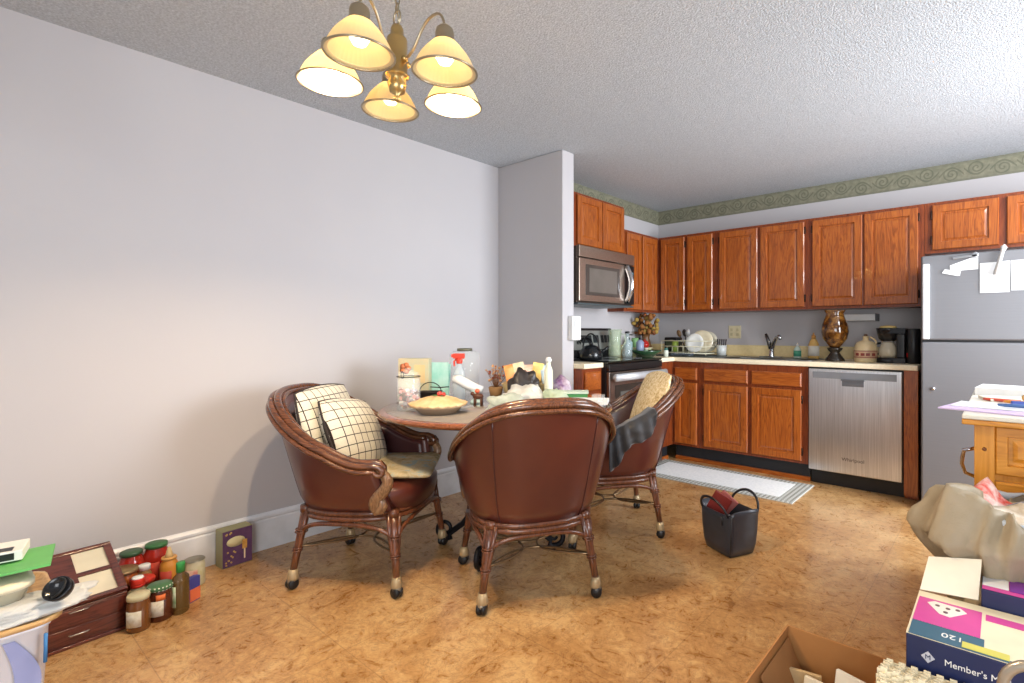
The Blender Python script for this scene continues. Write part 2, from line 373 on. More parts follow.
def paper(label,pts,name='paper_note',mat=PAP,cat='paper',lift=.0785):
    y=3.98-lift; m=MB(); cx=sum(p[0] for p in pts)/len(pts); cz=sum(p[1] for p in pts)/len(pts)
    m.prism([(p[0]-cx,p[1]-cz) for p in pts],0,.0012,m=Matrix.Rotation(PI/2,3,'X'))
    o=m.build(name,mat,loc=(cx,y,cz)); tag(o,label,cat); return o
paper('white note shaped by tape hanging left on the freezer door',[(-.252,1.498),(-.255,1.541),(-.117,1.592),(-.117,1.51),(-.2,1.507),(-.205,1.474)])
paper('small tilted white card at the left edge of the freezer notes',[(-.295,1.497),(-.28,1.52),(-.2,1.498),(-.215,1.474)],lift=.0805,name='paper_card')
paper('large white sheet in the middle of the freezer door',[(-.108,1.366),(-.108,1.542),(.03,1.548),(.03,1.366)])
paper('white printed sheet at the right on the freezer door',[(.036,1.375),(.034,1.548),(.17,1.55),(.17,1.372)])
paper('narrow white strip of paper under the large freezer sheet',[(-.10,1.40),(-.10,1.425),(.028,1.43),(.028,1.392)],lift=.0805,name='paper_strip')
o=MB().lathe([(.001,-.09),(.012,-.09),(.010,.05),(.017,.075),(.001,.09)],(0,0,0),10,m=Matrix.Rotation(R(14),3,'Y')@Matrix.Rotation(0,3,'X')).build('bottle_opener',M('dull_magnet',(206,206,204),.4,.2),loc=(-.015,3.88,1.555)); tag(o,'pale grey bottle opener magnet tilted on the freezer door','magnet')
m=MB(); m.obox((0,0,0),(.12,.012,.014)); m.lathe([(.001,-.006),(.017,-.006),(.017,.006),(.001,.006)],(.05,0,.004),14,m=Matrix.Rotation(PI/2,3,'X'))
o=m.build('magnetic_clip',STEEL(),loc=(-.18,3.893,1.588),bevel=.002); o.rotation_euler=(0,R(-4),0); tag(o,'grey steel clip magnet with round end above left freezer note','magnet')
# range and microwave
rg=thing('range','black glass-top electric range with stainless oven door','range',(-2.5,3.43,0)); c=Vector(rg.location); TT=lambda p:Vector(FX(-2.25)(p))-c
m=MB(TT); m.box(3.05,3.81,-.53,-.0,.04,.9); m.box(3.07,3.79,-.5,-.04,0,.04); m.build('body',BLACK(),rg)
m=MB(TT); m.box(3.048,3.812,-.53,.022,.9,.918); m.build('cooktop',M('black_glass',(16,20,18),.06),rg,bevel=.003)
for (a,b,r_) in ((3.24,-.14,.09),(3.62,-.14,.075),(3.24,-.4,.075),(3.62,-.4,.09)):
    m=MB(TT); m.tube([(a+r_*math.cos(q),b+r_*math.sin(q),.9185) for q in [2*PI*i/28 for i in range(28)]],.0015,5,True); m.build('burner_ring',M('burner_grey',(110,112,112),.4),rg)
m=MB(TT); m.box(3.055,3.805,.001,.03,.845,.897); m.build('front_band',BLACK(),rg,bevel=.003)
m=MB(TT); m.box(3.055,3.805,.001,.03,.24,.84); od=m.build('oven_door',brushed('oven_steel',(150,140,132),.3,'x',.5),rg,bevel=.006)
m=MB(TT); m.box(3.13,3.73,.0305,.034,.32,.74); m.build('oven_window',M('oven_glass',(52,48,44),.08),od,bevel=.004)
m=MB(TT); m.box(3.19,3.67,.034,.036,.38,.69); m.build('oven_window_inner',M('oven_glass2',(92,92,88),.12),od,bevel=.004)
m=MB(TT); m.tube([(3.07,.075,.8),(3.79,.075,.8)],.019,10,flat=1.5); m.box(3.1,3.13,.03,.072,.79,.81); m.box(3.73,3.76,.03,.072,.79,.81); m.build('oven_handle',M('handle_steel',(200,204,208),.35,.4),od)
m=MB(TT); m.box(3.055,3.805,.001,.03,.05,.23); m.build('storage_drawer',brushed('oven_steel',(150,140,132),.3,'x'),rg,bevel=.005)
m=MB(TT); m._add([(u,d,z) for u in (3.05,3.81) for d,z in ((-.545,.919),(-.46,.919),(-.5,1.165),(-.545,1.165))],[(0,1,2,3),(7,6,5,4),(0,4,5,1),(1,5,6,2),(2,6,7,3),(3,7,4,0)]); bg=m.build('backguard',BLACK(),rg,bevel=.005)
def bgp(u,z,dd): return (u,-.46-.04*(z-.919)/.246+dd,z)
m=MB(TT); m._add([bgp(u,z,d) for u in (3.08,3.79) for z in (.985,1.145) for d in (.001,.004)],[(0,1,3,2),(4,6,7,5),(0,4,5,1),(2,3,7,6),(1,5,7,3),(0,2,6,4)]); m.build('control_panel',M('panel_grey',(150,152,146),.35,.4),bg)
m=MB(TT)
for a,b in ((3.36,3.5),(3.52,3.6),(3.63,3.67),(3.68,3.72),(3.73,3.77)):
    m._add([bgp(u,z,d) for u in (a,b) for z in (1.04,1.105) for d in (.0045,.006)],[(0,1,3,2),(4,6,7,5),(0,4,5,1),(2,3,7,6),(1,5,7,3),(0,2,6,4)])
m.build('display',M('display_dark',(40,44,46),.2),bg)
mw=thing('microwave','brown stainless over-the-range microwave with curved handle','microwave',(-2.6,3.31,1.352)); c=Vector(mw.location); TT=lambda p:Vector(FX(-2.45)(p))-c
m=MB(TT); m.box(2.955,3.69,-.355,-.0,1.352,1.772); m.build('body',M('mw_body',(96,84,76),.4,.6),mw,bevel=.004)
MWS=brushed('bronze_steel',(182,166,152),.3,'x',.5)
m=MB(TT); m.box(2.955,3.69,.0005,.03,1.69,1.776); m.build('top_grille',MWS,mw,bevel=.004)
m=MB(TT); m.box(2.955,3.545,.0005,.03,1.362,1.684); dr=m.build('door',MWS,mw,bevel=.005)
m=MB(TT); m.box(3.03,3.47,.0305,.033,1.41,1.64); m.build('door_window',M('mw_glass',(74,68,64),.12),dr,bevel=.004)
m=MB(TT); m.box(3.07,3.43,.033,.0345,1.435,1.615); m.build('inner_window',M('mw_glass2',(104,98,92),.2),dr)
m=MB(TT); m.tube([(3.56-.0*k,.035+.05*math.sin(PI*k/12),1.375+.3*k/12) for k in range(13)],[.017]*13,10,flat=1.5); m.build('handle',CHROME(),dr)
m=MB(TT); m.box(3.55,3.69,.0005,.028,1.362,1.684); cp=m.build('control_panel',BLACK(),mw,bevel=.004)
m=MB(TT); m.box(3.6,3.67,.0285,.03,1.6,1.63); m.build('display',M('lcd',(120,150,160),.2),cp)
m=MB(TT); m.box(2.955,3.69,-.33,.02,1.338,1.351); m.build('underside_vent',M('vent_teal',(92,104,108),.4,.5),mw,bevel=.002)
# hardware on walls
def lplate():
    t=thing('outlet_plate','double ivory outlet and switch plate on the wall above dish rack','outlet',(-1.977,YB,1.132))
    MB().box(-.06,.06,-.007,0,-.06,.06).build('plate',M('ivory',(226,214,176),.4),t,bevel=.003)
    for x in (-.03,.03):
        m=MB(); m.box(x-.012,x+.012,-.011,-.0072,-.035,-.008); m.box(x-.012,x+.012,-.011,-.0072,.008,.035); m.build('socket',M('ivory2',(204,192,154),.4),t,bevel=.002)
lplate()
t=thing('wall_phone_box','white wall-mounted box on the end of the partition wall','wall box',(SX,2.79,1.16)); 
MB().box(.0005,.045,-.04,.055,-.085,.085).build('housing',WHITE(),t,bevel=.008); MB().box(.046,.05,-.02,.035,-.02,.06).build('grille',M('white2',(214,214,212),.5),t,bevel=.002)
t=thing('paper_towel_bracket','white fluorescent strip fixture under the wall cabinets','light fixture',(-.89,4.6,1.245))
MB().box(-.12,.11,.0,.135,-.022,.03).build('housing',WHITE(),t,bevel=.005); MB().box(.111,.12,.0,.135,-.026,.034).build('end_cap',M('grey_cap',(90,92,94),.4),t,bevel=.002)
t.name='under_cabinet_light'
# sink and faucet
t=thing('sink','stainless double sink set into the cream countertop','sink',(-1.52,4.36,CT)); m=MB()
def rr(x0,x1,y0,y1,r=.04,n=5):
    P=[]
    for cx_,cy_,a0 in ((x1-r,y1-r,0),(x0+r,y1-r,90),(x0+r,y0+r,180),(x1-r,y0+r,270)):
        for i in range(n+1): a=R(a0+90*i/n); P.append((cx_+r*math.cos(a),cy_+r*math.sin(a)))
    return P
m.rings([[(x,y,z) for x,y in rr(-.4+i,.4-i,-.22+i,.2-i)] for i,z in ((0,.0005),(0,.004),(.02,.006),(.03,.001))],caps=True); m.build('rim',STEEL(),t)
for s_ in (-1,1):
    m=MB(); x0,x1=(-.36,-.01) if s_<0 else (.01,.36)
    m.rings([[(x,y,z) for x,y in rr(x0+i,x1-i,-.18+i,.13-i)] for i,z in ((0,.0065),(.012,.0062),(.02,.0025))]); m.build('basin',M('basin_dark',(96,94,90),.3,.9),t)
t=thing('faucet','chrome kitchen faucet with lever handle behind the sink','faucet',(-1.56,4.53,CT+.006))
MB().lathe([(.001,0),(.03,0),(.028,.01),(.02,.03),(.018,.07),(.001,.075)],n=16).box(-.1,.1,-.025,.025,0,.006).build('base',CHROME(),t)
MB().tube([(0,0,.06),(.03,-.03,.12),(.07,-.08,.17),(.11,-.14,.18),(.125,-.16,.16)],[.02,.018,.015,.013,.013],10).build('spout',CHROME(),t)
MB().tube([(-.005,0,.07),(-.025,0,.13),(-.05,.0,.2)],[.02,.018,.012],8).build('handle',M('dark_chrome',(110,108,106),.25,.9),t)
# ------------------------------------------------------------------ kitchen counter goods
def at(label,cat,name,x,y,z=CT+.0005,rz=0,group=None): return thing(name,label,cat,(x,y,z),rz,group)
t=at('tall tortoiseshell brown glass hurricane vase on dark foot beside the jug','vase','footed_vase',-1.0,4.3)
MB().lathe([(.001,0),(.07,0),(.068,.015),(.045,.045),(.032,.065),(.05,.085),(.055,.1),(.03,.105)],n=24).build('foot',M('foot_dark',(44,36,28),.25),t)
def tort():
    n=NT('tortoise_glass'); v=n.coord(); n.col(n.ramp(n.noise(v,16,4,.6,1),[(.35,(40,22,10)),(.5,(96,56,18)),(.66,(164,116,50))])); n.set(rough=.08,coat=.6); return n.m
MB().lathe([(.028,.1),(.05,.12),(.085,.17),(.098,.225),(.09,.28),(.068,.335),(.062,.36),(.075,.388),(.07,.388),(.056,.36),(.06,.335),(.001,.2)],n=28).build('bowl',tort(),t)
t=at('cream stoneware jug with a brown and red label band','jug','stoneware_jug',-.79,4.3)
MB().lathe([(.001,0),(.072,0),(.076,.01),(.076,.108),(.072,.126),(.06,.142),(.04,.154),(.02,.161),(.02,.185),(.024,.19),(.001,.19)],n=24).build('body',M('jug_cream',(206,184,142),.35),t)
MB().lathe([(.0765,.03),(.0775,.032),(.0775,.085),(.0765,.087)],n=24,open_=True).build('label_band',[M('jug_band',(196,160,128),.5)],t,solid=.0005)
m=MB()
for zz,h in ((.035,.004),(.08,.004)): m.lathe([(.078,zz),(.079,zz),(.079,zz+h),(.078,zz+h)],n=24,open_=True)
for a in (-130,-100,-75,-45): 
    for k in range(3): m.obox((.0785*math.cos(R(a+k*6)),.0785*math.sin(R(a+k*6)),.058),(.003,.009,.02),Matrix.Rotation(R(a+k*6),3,'Z'))
m.build('label_print',M('jug_print',(130,50,40),.5),t)
MB().tube([(.03+.04*math.sin(PI*k/8)+.0,0,.185-.075*k/8+.0) for k in range(9)],.007,8).build('handle',M('jug_cream',(208,188,148)),t)
MB().lathe([(.001,.1905),(.014,.1905),(.012,.205),(.001,.206)],n=12).build('stopper',M('cork_brown',(86,60,40),.7),t)
t=at('black drip coffee maker with glass carafe near the refrigerator','coffee maker','coffee_maker',-.62,4.33)
MB().lathe([(.001,0),(.08,0),(.082,.02),(.07,.035),(.001,.036)],(-.03,0,0),24).box(-.02,.085,-.07,.07,0,.035).build('base',BLACK(),t)
MB().box(.03,.085,-.07,.07,.036,.21).build('tower',BLACK(),t,bevel=.01)
MB().lathe([(.001,.155),(.045,.155),(.062,.175),(.075,.235),(.078,.25),(.001,.25)],(-.03,0,0),24).box(-.03,.085,-.07,.07,.211,.25).build('filter_basket',M('black_gloss',(26,26,28),.15),t)
MB().lathe([(.001,.2505),(.06,.2505),(.05,.264),(.02,.268),(.001,.268)],(-.03,0,0),20).build('lid',M('tan_lid',(206,178,110),.5),t)
ca=MB().lathe([(.001,.037),(.052,.037),(.064,.06),(.062,.1),(.042,.135),(.04,.15),(.037,.15),(.038,.135),(.058,.1),(.06,.06),(.05,.042),(.001,.041)],(-.03,0,0),24).build('carafe',glass('carafe_glass',(226,214,188),.45),t)
MB().tube([(-.072,-.02,.14),(-.12,-.03,.135),(-.13,-.033,.1),(-.115,-.03,.065),(-.09,-.02,.06)],[.008]*5,8).build('handle',BLACK(),ca)
MB().lathe([(.001,.0415),(.05,.0415),(.056,.06),(.054,.075),(.001,.075)],(-.03,0,0),20).build('coffee',M('coffee_dark',(190,150,90),.2),ca)
t=at('tall black thermal canister with red mark between coffee maker and refrigerator','canister','thermal_canister',-.49,4.3)
MB().lathe([(.001,0),(.04,0),(.046,.01),(.043,.12),(.046,.235),(.04,.245),(.001,.246)],n=24).build('body',BLACK(),t)
m=MB(); m.obox((-.034,-.0275,.06),(.002,.014,.03),Matrix.Rotation(R(218),3,'Z')); m.build('badge',M('red_mark',(180,40,36),.4),t)
def soap(label,x,y,c1,c2,h,r,pump):
    t=at(label,'soap bottle','soap_bottle',x,y)
    MB().lathe([(.001,0),(r,0),(r*1.04,h*.1),(r,h*.55),(r*.6,h*.72),(r*.35,h*.78),(.001,h*.78)],n=18,ey=.7).build('body',c1,t)
    MB().lathe([(r*1.06,h*.12),(r*1.03,h*.5)],n=18,ey=.7,open_=True).build('label',c2,t,solid=.001)
    MB().lathe([(.001,h*.781),(r*.42,h*.781),(r*.4,h*.9),(r*.15,h*.92),(r*.15,h),(.001,h)],n=12).build('cap',pump,t)
soap('small teal and white soap bottle behind the sink',-1.35,4.55,M('soap_clear',(206,220,206),.25),M('teal_label',(70,150,120),.5),.13,.03,WHITE())
soap('orange dish soap bottle with white label right of the sink',-1.215,4.53,M('soap_orange',(222,178,104),.25),M('white_label',(226,220,206),.5),.215,.042,M('orange_cap',(206,150,80),.4))
# dish rack
RW=M('cream_wire',(222,218,190),.4)
t=at('cream wire dish rack holding plates and utensils in the counter corner','dish rack','dish_rack',-2.24,4.36)
m=MB(); L,W_=.22,.15
for z in (.03,.09,.14): m.tube([(a*L,b*W_,z) for a,b in ((-1,-1),(1,-1),(1,1),(-1,1))],.004,6,True)
for i in range(9):
    x=-L+2*L*i/8
    for s_ in(-1,1): m.tube([(x,s_*W_,.012),(x,s_*W_,.14)],.0025,5) if i in (0,8) else m.tube([(x,s_*W_,.03),(x,s_*W_,.09)],.002,5)
    m.tube([(x,-W_,.03),(x,W_,.03)],.0025,5)
m.build('wire_frame',RW,t)
MB().rings([[(x,y,z) for x,y in rr(-.29+i,.29-i,-.19+i,.19-i)] for i,z in ((.01,0),(0,.012),(.005,.012),(.015,.004))]).build('drip_tray',M('tray_dark',(64,72,70),.4),t)
def plate(label,x,y,z,r,col,rot,name='plate',cat='plate',group='plates drying in the dish rack'):
    o=MB().lathe([(.001,0),(r*.6,0),(r,.02),(r,.024),(r*.6,.006),(.001,.006)],n=28).build(name,M('plate_'+str(col[0])+str(col[2]),col,.2),loc=(x,y,z),rot=rot); return tag(o,label,cat,group)
plate('white round plate standing at the front of the dish rack',-2.16,4.285,CT+.12,.085,(226,226,220),(R(80),0,R(8)))
plate('cream plate standing behind the white plate in the rack',-2.12,4.35,CT+.135,.1,(208,196,166),(R(80),0,R(14)))
plate('beige plate standing furthest back in the dish rack',-2.1,4.42,CT+.13,.095,(190,184,164),(R(82),0,R(10)))
for i,(x,y,c_,lb) in enumerate([(-2.37,4.3,(126,146,60),'lime green plastic cup lying in left end of dish rack'),(-2.3,4.4,(198,188,142),'cream tumbler upside down in the dish rack')]):
    t=at(lb,'cup','cup',x,y,CT+.04); MB().lathe([(.001,0),(.035,0),(.03,.1),(.001,.1)],n=16).build('body',M('cup%d'%i,c_,.4),t); MB().lathe([(.036,0),(.038,.003),(.036,.006)],n=16,open_=True).build('rim',M('cup%d'%i,c_),t,solid=.001)
for i,(dx,dy,lean,bend) in enumerate([(-.04,.0,-25,.0),(-.01,.02,-12,.0),(.015,-.01,6,0)]):
    lb=['dark wooden spoon leaning left in the dish rack','black spatula standing upright in the dish rack','steel ladle leaning right in the dish rack'][i]
    t=at(lb,'utensil','cooking_utensil',-2.28+dx,4.34+dy,CT+.14)
    rm=Matrix.Rotation(R(lean),3,'Y')
    MB().tube([rm@Vector((0,0,-.1)),rm@Vector((0,0,.06))],.005,6).build('handle',M('ut_h%d'%i,[(90,70,50),(40,38,36),(150,150,150)][i],.4),t)
    MB().lathe([(.001,-.012),(.02,-.008),(.024,0),(.02,.008),(.001,.012)],rm@Vector((0,0,.075)),12,m=rm@Matrix.Rotation(PI/2,3,'X')@Matrix.Scale(1.5,3,(0,1,0))).build('head',M('ut_b%d'%i,[(110,84,56),(50,46,42),(170,170,168)][i],.4),t)
t=at('dark cutlery basket with knife handles at the right end of the rack','cutlery holder','cutlery_basket',-1.96,4.4,CT+.013)
MB().lathe([(.001,0),(.04,0),(.046,.09),(.042,.09),(.036,.01),(.001,.01)],n=16).build('cup',M('basket_clear',(200,204,200),.3),t)
for i in range(5): MB().tube([(-.03+.015*i,.0,.02),(-.036+.02*i,.0,.145)],[.004,.007],6).build('knife_handle',M('knife_black',(46,44,48),.4),t)
# steel wire whisks / tangle in front of rack
m=MB(); 
for k in range(6):
    pts=[(-.1+.2*j/20,-.01+.03*math.sin(j*.9+k),.012+.02*abs(math.sin(j*.55+k*1.3))) for j in range(21)]
    m.tube(pts,.003,5)
o=m.build('coiled_cable',M('blue_grey_wire',(92,104,118),.4,.4),loc=(-2.2,4.13,CT)); tag(o,'tangle of blue-grey wire utensils lying before the dish rack','wire rack')
t=at('black toaster-like radio standing behind the left end of the rack','radio','radio',-2.5,4.5)
MB().box(-.07,.07,-.06,.06,0,.17).build('case',BLACK(),t,bevel=.012); MB().box(-.05,.05,-.0635,-.0605,.06,.14).build('grille',M('grille_green',(70,84,60),.5),t)
# corner goods by the range
GG=glass('green_glass',(206,222,190),.35)
t=at('clear glass pitcher standing on the right rear of the range','pitcher','glass_pitcher',-2.6,3.66,.9195)
MB().lathe([(.001,0),(.05,0),(.055,.02),(.052,.15),(.06,.235),(.056,.235),(.048,.15),(.05,.02),(.001,.01)],n=24).build('body',GG,t)
MB().tube([(.052,0,.2),(.1,0,.19),(.11,0,.13),(.06,0,.06)],.007,8).build('handle',GG,t)
t=at('clear glass carafe with narrow neck beside the pitcher on the range','carafe','glass_carafe',-2.5,3.7,.9195)
MB().lathe([(.001,0),(.04,0),(.045,.03),(.035,.1),(.016,.14),(.016,.19),(.022,.2),(.018,.2),(.012,.14),(.03,.1),(.001,.01)],n=20).build('body',glass('grey_glass',(190,204,204),.35),t)
MB().lathe([(.001,.201),(.02,.201),(.02,.218),(.001,.219)],n=12).build('stopper',BLACK(),t)
for i,(x,y,c_,lb) in enumerate([(-2.62,3.9,(150,176,176),'pale blue bottle with black pump behind the range corner'),(-2.55,3.98,(140,152,176),'lavender bottle with black pump beside the pale blue one')]):
    t=at(lb,'bottle','pump_bottle',x,y); MB().lathe([(.001,0),(.035,0),(.036,.13),(.015,.15),(.001,.152)],n=16).build('body',M('pb%d'%i,c_,.3),t)
    MB().lathe([(.001,.1525),(.013,.1525),(.013,.17),(.004,.172),(.004,.19),(.001,.19)],n=10).box(-.006,.04,-.006,.006,.19,.2).build('pump',BLACK(),t)
t=at('square pale green tin stand in the kitchen corner carrying the candle','stand','tin_stand',-2.62,4.08)
MB().box(-.1,.1,-.05,.05,0,.07).build('box',M('pale_green',(196,206,160),.5),t,bevel=.004); MB().box(-.108,.108,-.058,.058,.0705,.078).build('lid',M('cream_box',(220,210,176),.5),t,bevel=.002)
t=at('thick green pillar candle on the tin stand','candle','pillar_candle',-2.67,4.08,CT+.0785); MB().lathe([(.001,0),(.034,0),(.034,.085),(.028,.088),(.001,.082)],n=20).build('wax',M('green_wax',(120,164,108),.5),t); MB().tube([(0,0,.083),(.002,0,.098)],.0015,5).build('wick',BLACK(),t)
t=at('small red enamel pot with lid on the tin stand','pot','enamel_pot',-2.57,4.09,CT+.0785); MB().lathe([(.001,0),(.03,0),(.04,.02),(.038,.045),(.001,.046)],n=20).build('body',M('red_enamel',(176,34,26),.2),t); MB().lathe([(.001,.0465),(.037,.0465),(.02,.062),(.006,.066),(.008,.075),(.001,.077)],n=18).build('lid',M('red_enamel',(176,34,26)),t)
t=at('shallow dark green ceramic bowl in front of the tin stand','bowl','ceramic_bowl',-2.44,3.9)
MB().lathe([(.001,0),(.06,0),(.1,.03),(.14,.06),(.135,.062),(.095,.035),(.05,.01),(.001,.01)],n=28).build('body',M('dark_green',(42,74,48),.25),t)
for i,(x,y,c_,lb) in enumerate([(-2.33,4.06,(214,220,206),'white spice shaker right of the green bowl'),(-2.5,4.0,(150,190,150),'mint green shaker before the tin stand')]):
    t=at(lb,'shaker','spice_shaker',x,y); MB().lathe([(.001,0),(.02,0),(.022,.05),(.018,.06),(.001,.06)],n=14).build('body',M('sh%d'%i,c_,.4),t); MB().lathe([(.001,.0605),(.019,.0605),(.016,.078),(.001,.08)],n=14).build('cap',M('shc%d'%i,[(60,110,100),(200,190,170)][i],.4),t)
t=at('dried flower bouquet in brown tones behind the candle','flowers','dried_bouquet',-2.69,4.3)
MB().lathe([(.001,0),(.045,0),(.06,.08),(.035,.16),(.045,.2),(.001,.2)],n=18).build('vase',M('brown_vase',(110,74,40),.4),t)
m=MB(); rn=random.Random(3); mm=MB()
for k in range(110):
    a=rn.uniform(0,2*PI); sp=rn.uniform(.01,.13); h=rn.uniform(.2,.39); p=(sp*math.cos(a),sp*math.sin(a)*.8,h)
    m.tube([(0,0,.19),(p[0]*.4,p[1]*.4,.19+(h-.19)*.5),p],.0015,4)
    mm.sphere(p,rn.uniform(.012,.024),4,mi=rn.choice((0,0,1,2)),sz=rn.uniform(.6,1.2))
m.build('stems',M('dry_stem',(110,90,50),.8),t); bl=mm.build('blooms',[M('dry1',(150,98,50),.9),M('dry2',(110,60,34),.9),M('dry3',(170,140,70),.9)],t); bl['kind']='stuff'
# kettle on cooktop
t=at('black wire-handled kettle standing on the left of the range','kettle','kettle',-2.48,3.17,.9195)
MB().lathe([(.001,0),(.085,0),(.095,.02),(.09,.06),(.06,.1),(.025,.115),(.001,.116)],n=24).build('body',M('kettle_black',(28,30,32),.18),t)
MB().lathe([(.001,.1165),(.012,.1165),(.014,.13),(.001,.134)],n=12).build('lid_knob',M('kettle_black',(28,30,32)),t)
MB().tube([(-.08*math.cos(PI*k/12),0,.07+.13*math.sin(PI*k/12)) for k in range(13)],.006,8).build('handle',BLACK(),t)
MB().tube([(.05,.05,.04),(.08,.085,.08),(.095,.1,.1)],[.018,.012,.009],8).build('spout',M('kettle_black',(28,30,32)),t)
t=at('dark stove-top trivet rack with rings beside the kettle','trivet','trivet_rack',-2.66,3.32,.9195)
m=MB(); 
for k in range(3): m.tube([(.07*math.cos(q),.02*k-.02,.09+.075*math.sin(q)) for q in [2*PI*i/24 for i in range(24)]],.005,6,True)
m.box(-.07,.07,-.04,.04,0,.012); o=m.build('ring_frame',IRON(),t)
# runner rug
def rugmat():
    n=NT('rug_field'); v=n.coord(); n.col(n.ramp(n.noise(v,60,3),[(.3,(222,226,226)),(.7,(238,240,238))])); n.set(rough=.95,spec=.1); n.bump(n.noise(v,300,2),.4); return n.m
def rugborder():
    n=NT('rug_border'); tc=n.add('ShaderNodeTexCoord'); s=n.add('ShaderNodeSeparateXYZ'); n.l(tc.outputs['Object'],s.inputs[0])
    a=n.math('SINE',n.math('MULTIPLY',s.outputs[0],2*PI/.03)); b=n.math('SINE',n.math('MULTIPLY',s.outputs[1],2*PI/.03))
    f=n.math('MULTIPLY_ADD',n.math('ADD',a,b),.25,.5); n.col(n.ramp(f,[(.3,(120,118,108)),(.6,(196,198,192))])); n.set(rough=.95,spec=.1); return n.m
t=thing('runner_rug','pale runner rug with checked grey border before the sink cabinets','rug',(-1.72,3.79,0))
MB().box(-.64,.64,-.265,.255,0.0005,.008).build('border',rugborder(),t,bevel=.002); MB().box(-.53,.53,-.19,.18,.0082,.011).build('field',rugmat(),t)
#@@PART2
# ------------------------------------------------------------------ dining table
TBX,TBY,TZ=-2.08,1.87,.75
t=thing('dining_table','round dining table with wooden rim and grey top on black iron scroll pedestal','table',(TBX,TBY,0))
MB().lathe([(.001,.712),(.5,.712),(.56,.715),(.585,.722),(.6,.733),(.598,.742),(.588,.748),(.572,.7495),(.56,.7475),(.001,.7475)],n=72).build('tabletop_rim',wood('table_wood',(128,72,40),(150,92,56),(84,42,24),.2,'x',1,.7),t)
MB().lathe([(.001,.748),(.566,.748),(.566,.7503),(.001,.7503)],n=72).build('tabletop_inlay',M('tabletop_grey',(128,122,116),.1,var=(146,136,124),vs=6,coat=.5),t)
MB().lathe([(.001,.66),(.04,.66),(.22,.7),(.22,.711),(.001,.711)],n=24).lathe([(.03,.25),(.045,.28),(.03,.33),(.03,.55),(.05,.6),(.04,.66)],n=16).sphere((0,0,.25),.045,8).build('pedestal',IRON(),t)
def spiral(c,r0,r1,a0,turns,n=22,sg=1):
    return [(c[0]+(r0+(r1-r0)*i/n)*math.cos(a0+sg*turns*2*PI*i/n),c[1]+(r0+(r1-r0)*i/n)*math.sin(a0+sg*turns*2*PI*i/n)) for i in range(n+1)]
for a in (210,300,30,120):
    d=Vector((math.cos(R(a)),math.sin(R(a)),0)); P=lambda r,z: d*r+Vector((0,0,z))
    pts=[P(.03,.5),P(.08,.52),P(.13,.47),P(.12,.38),P(.1,.3),P(.13,.2),P(.2,.11),P(.28,.05)]
    pts+=[P(*q) for q in spiral((.3,.075),.055,.014,-PI/2-.5,1.25,20)]
    up=[P(.04,.56),P(.1,.6),P(.17,.67),P(.2,.69)]; up=[P(*q) for q in spiral((.12,.62),.02,.08,PI,1.1,16,-1)]
    m=MB(); m.tube(pts,[.016]*8+[.015-.008*i/20 for i in range(21)],8); m.tube(up,.009,6); m.sphere(P(.3,.012),.012,5)
    m.build('leg',IRON(),t)
# ------------------------------------------------------------------ chairs
def leather(name,a,b):
    n=NT(name); v=n.coord(); n.col(n.ramp(n.noise(v,3,3),[(.35,a),(.65,b)])); n.set(rough=.3,coat=.5,spec=.5); n.b.inputs['Coat Roughness'].default_value=.22; n.bump(n.noise(v,220,3),.12,.001); return n.m
LEA=leather('oxblood_leather',(90,42,32),(74,34,30)); LEI=leather('dark_leather',(70,34,34),(56,26,30))
def sgnp(x,p): return math.copysign(abs(x)**p,x)
def plan(ph,k):
    """plan outline of the tub: ph in degrees from the back, k 0 bottom .. 1 top"""
    a=.25+.09*k**.7; b=.262+.083*k**.6
    c=math.cos(R(ph)); s=math.sin(R(ph))
    x=-a*sgnp(c,.85) if c>0 else -sgnp(c,1)*(a*.95+.0)
    y=b*sgnp(s,.8)
    return Vector((x-.01-.015*k,y,0))
PHM=128
def plan2(ph,k):
    if abs(ph)<=90: return plan(ph,k)
    e=(abs(ph)-90)/(PHM-90); p=plan(90,k); b=p.y
    L=.235-.035*k
    return Vector((p.x+L*e, math.copysign(b*(1-.07*e*e),ph),0))
def htop(ph):
    q=min(abs(ph)/PHM,1); c=.5+.5*math.cos(PI*min(1,q*1.08)**1.15)
    return .575+.285*c**.85
ZB=.352
def surf(ph,k,off=0):
    z=ZB+(htop(ph)-ZB)*k; p=plan2(ph,k)
    if off:
        q=plan2(ph+.5,k)-plan2(ph-.5,k); n=Vector((q.y,-q.x,0)); 
        if n.length>0: n.normalize()
        if n.dot(p)<0 and abs(ph)<80: n=-n
        if abs(ph)>=80: n=Vector((n.x,n.y,0)) if n.y*ph>0 else -n
        p=p+n*off
    p=Vector((p.x,p.y,z))
    if k>0: p.x-=.045*k*k*max(0,math.cos(R(ph)*.8))
    return p
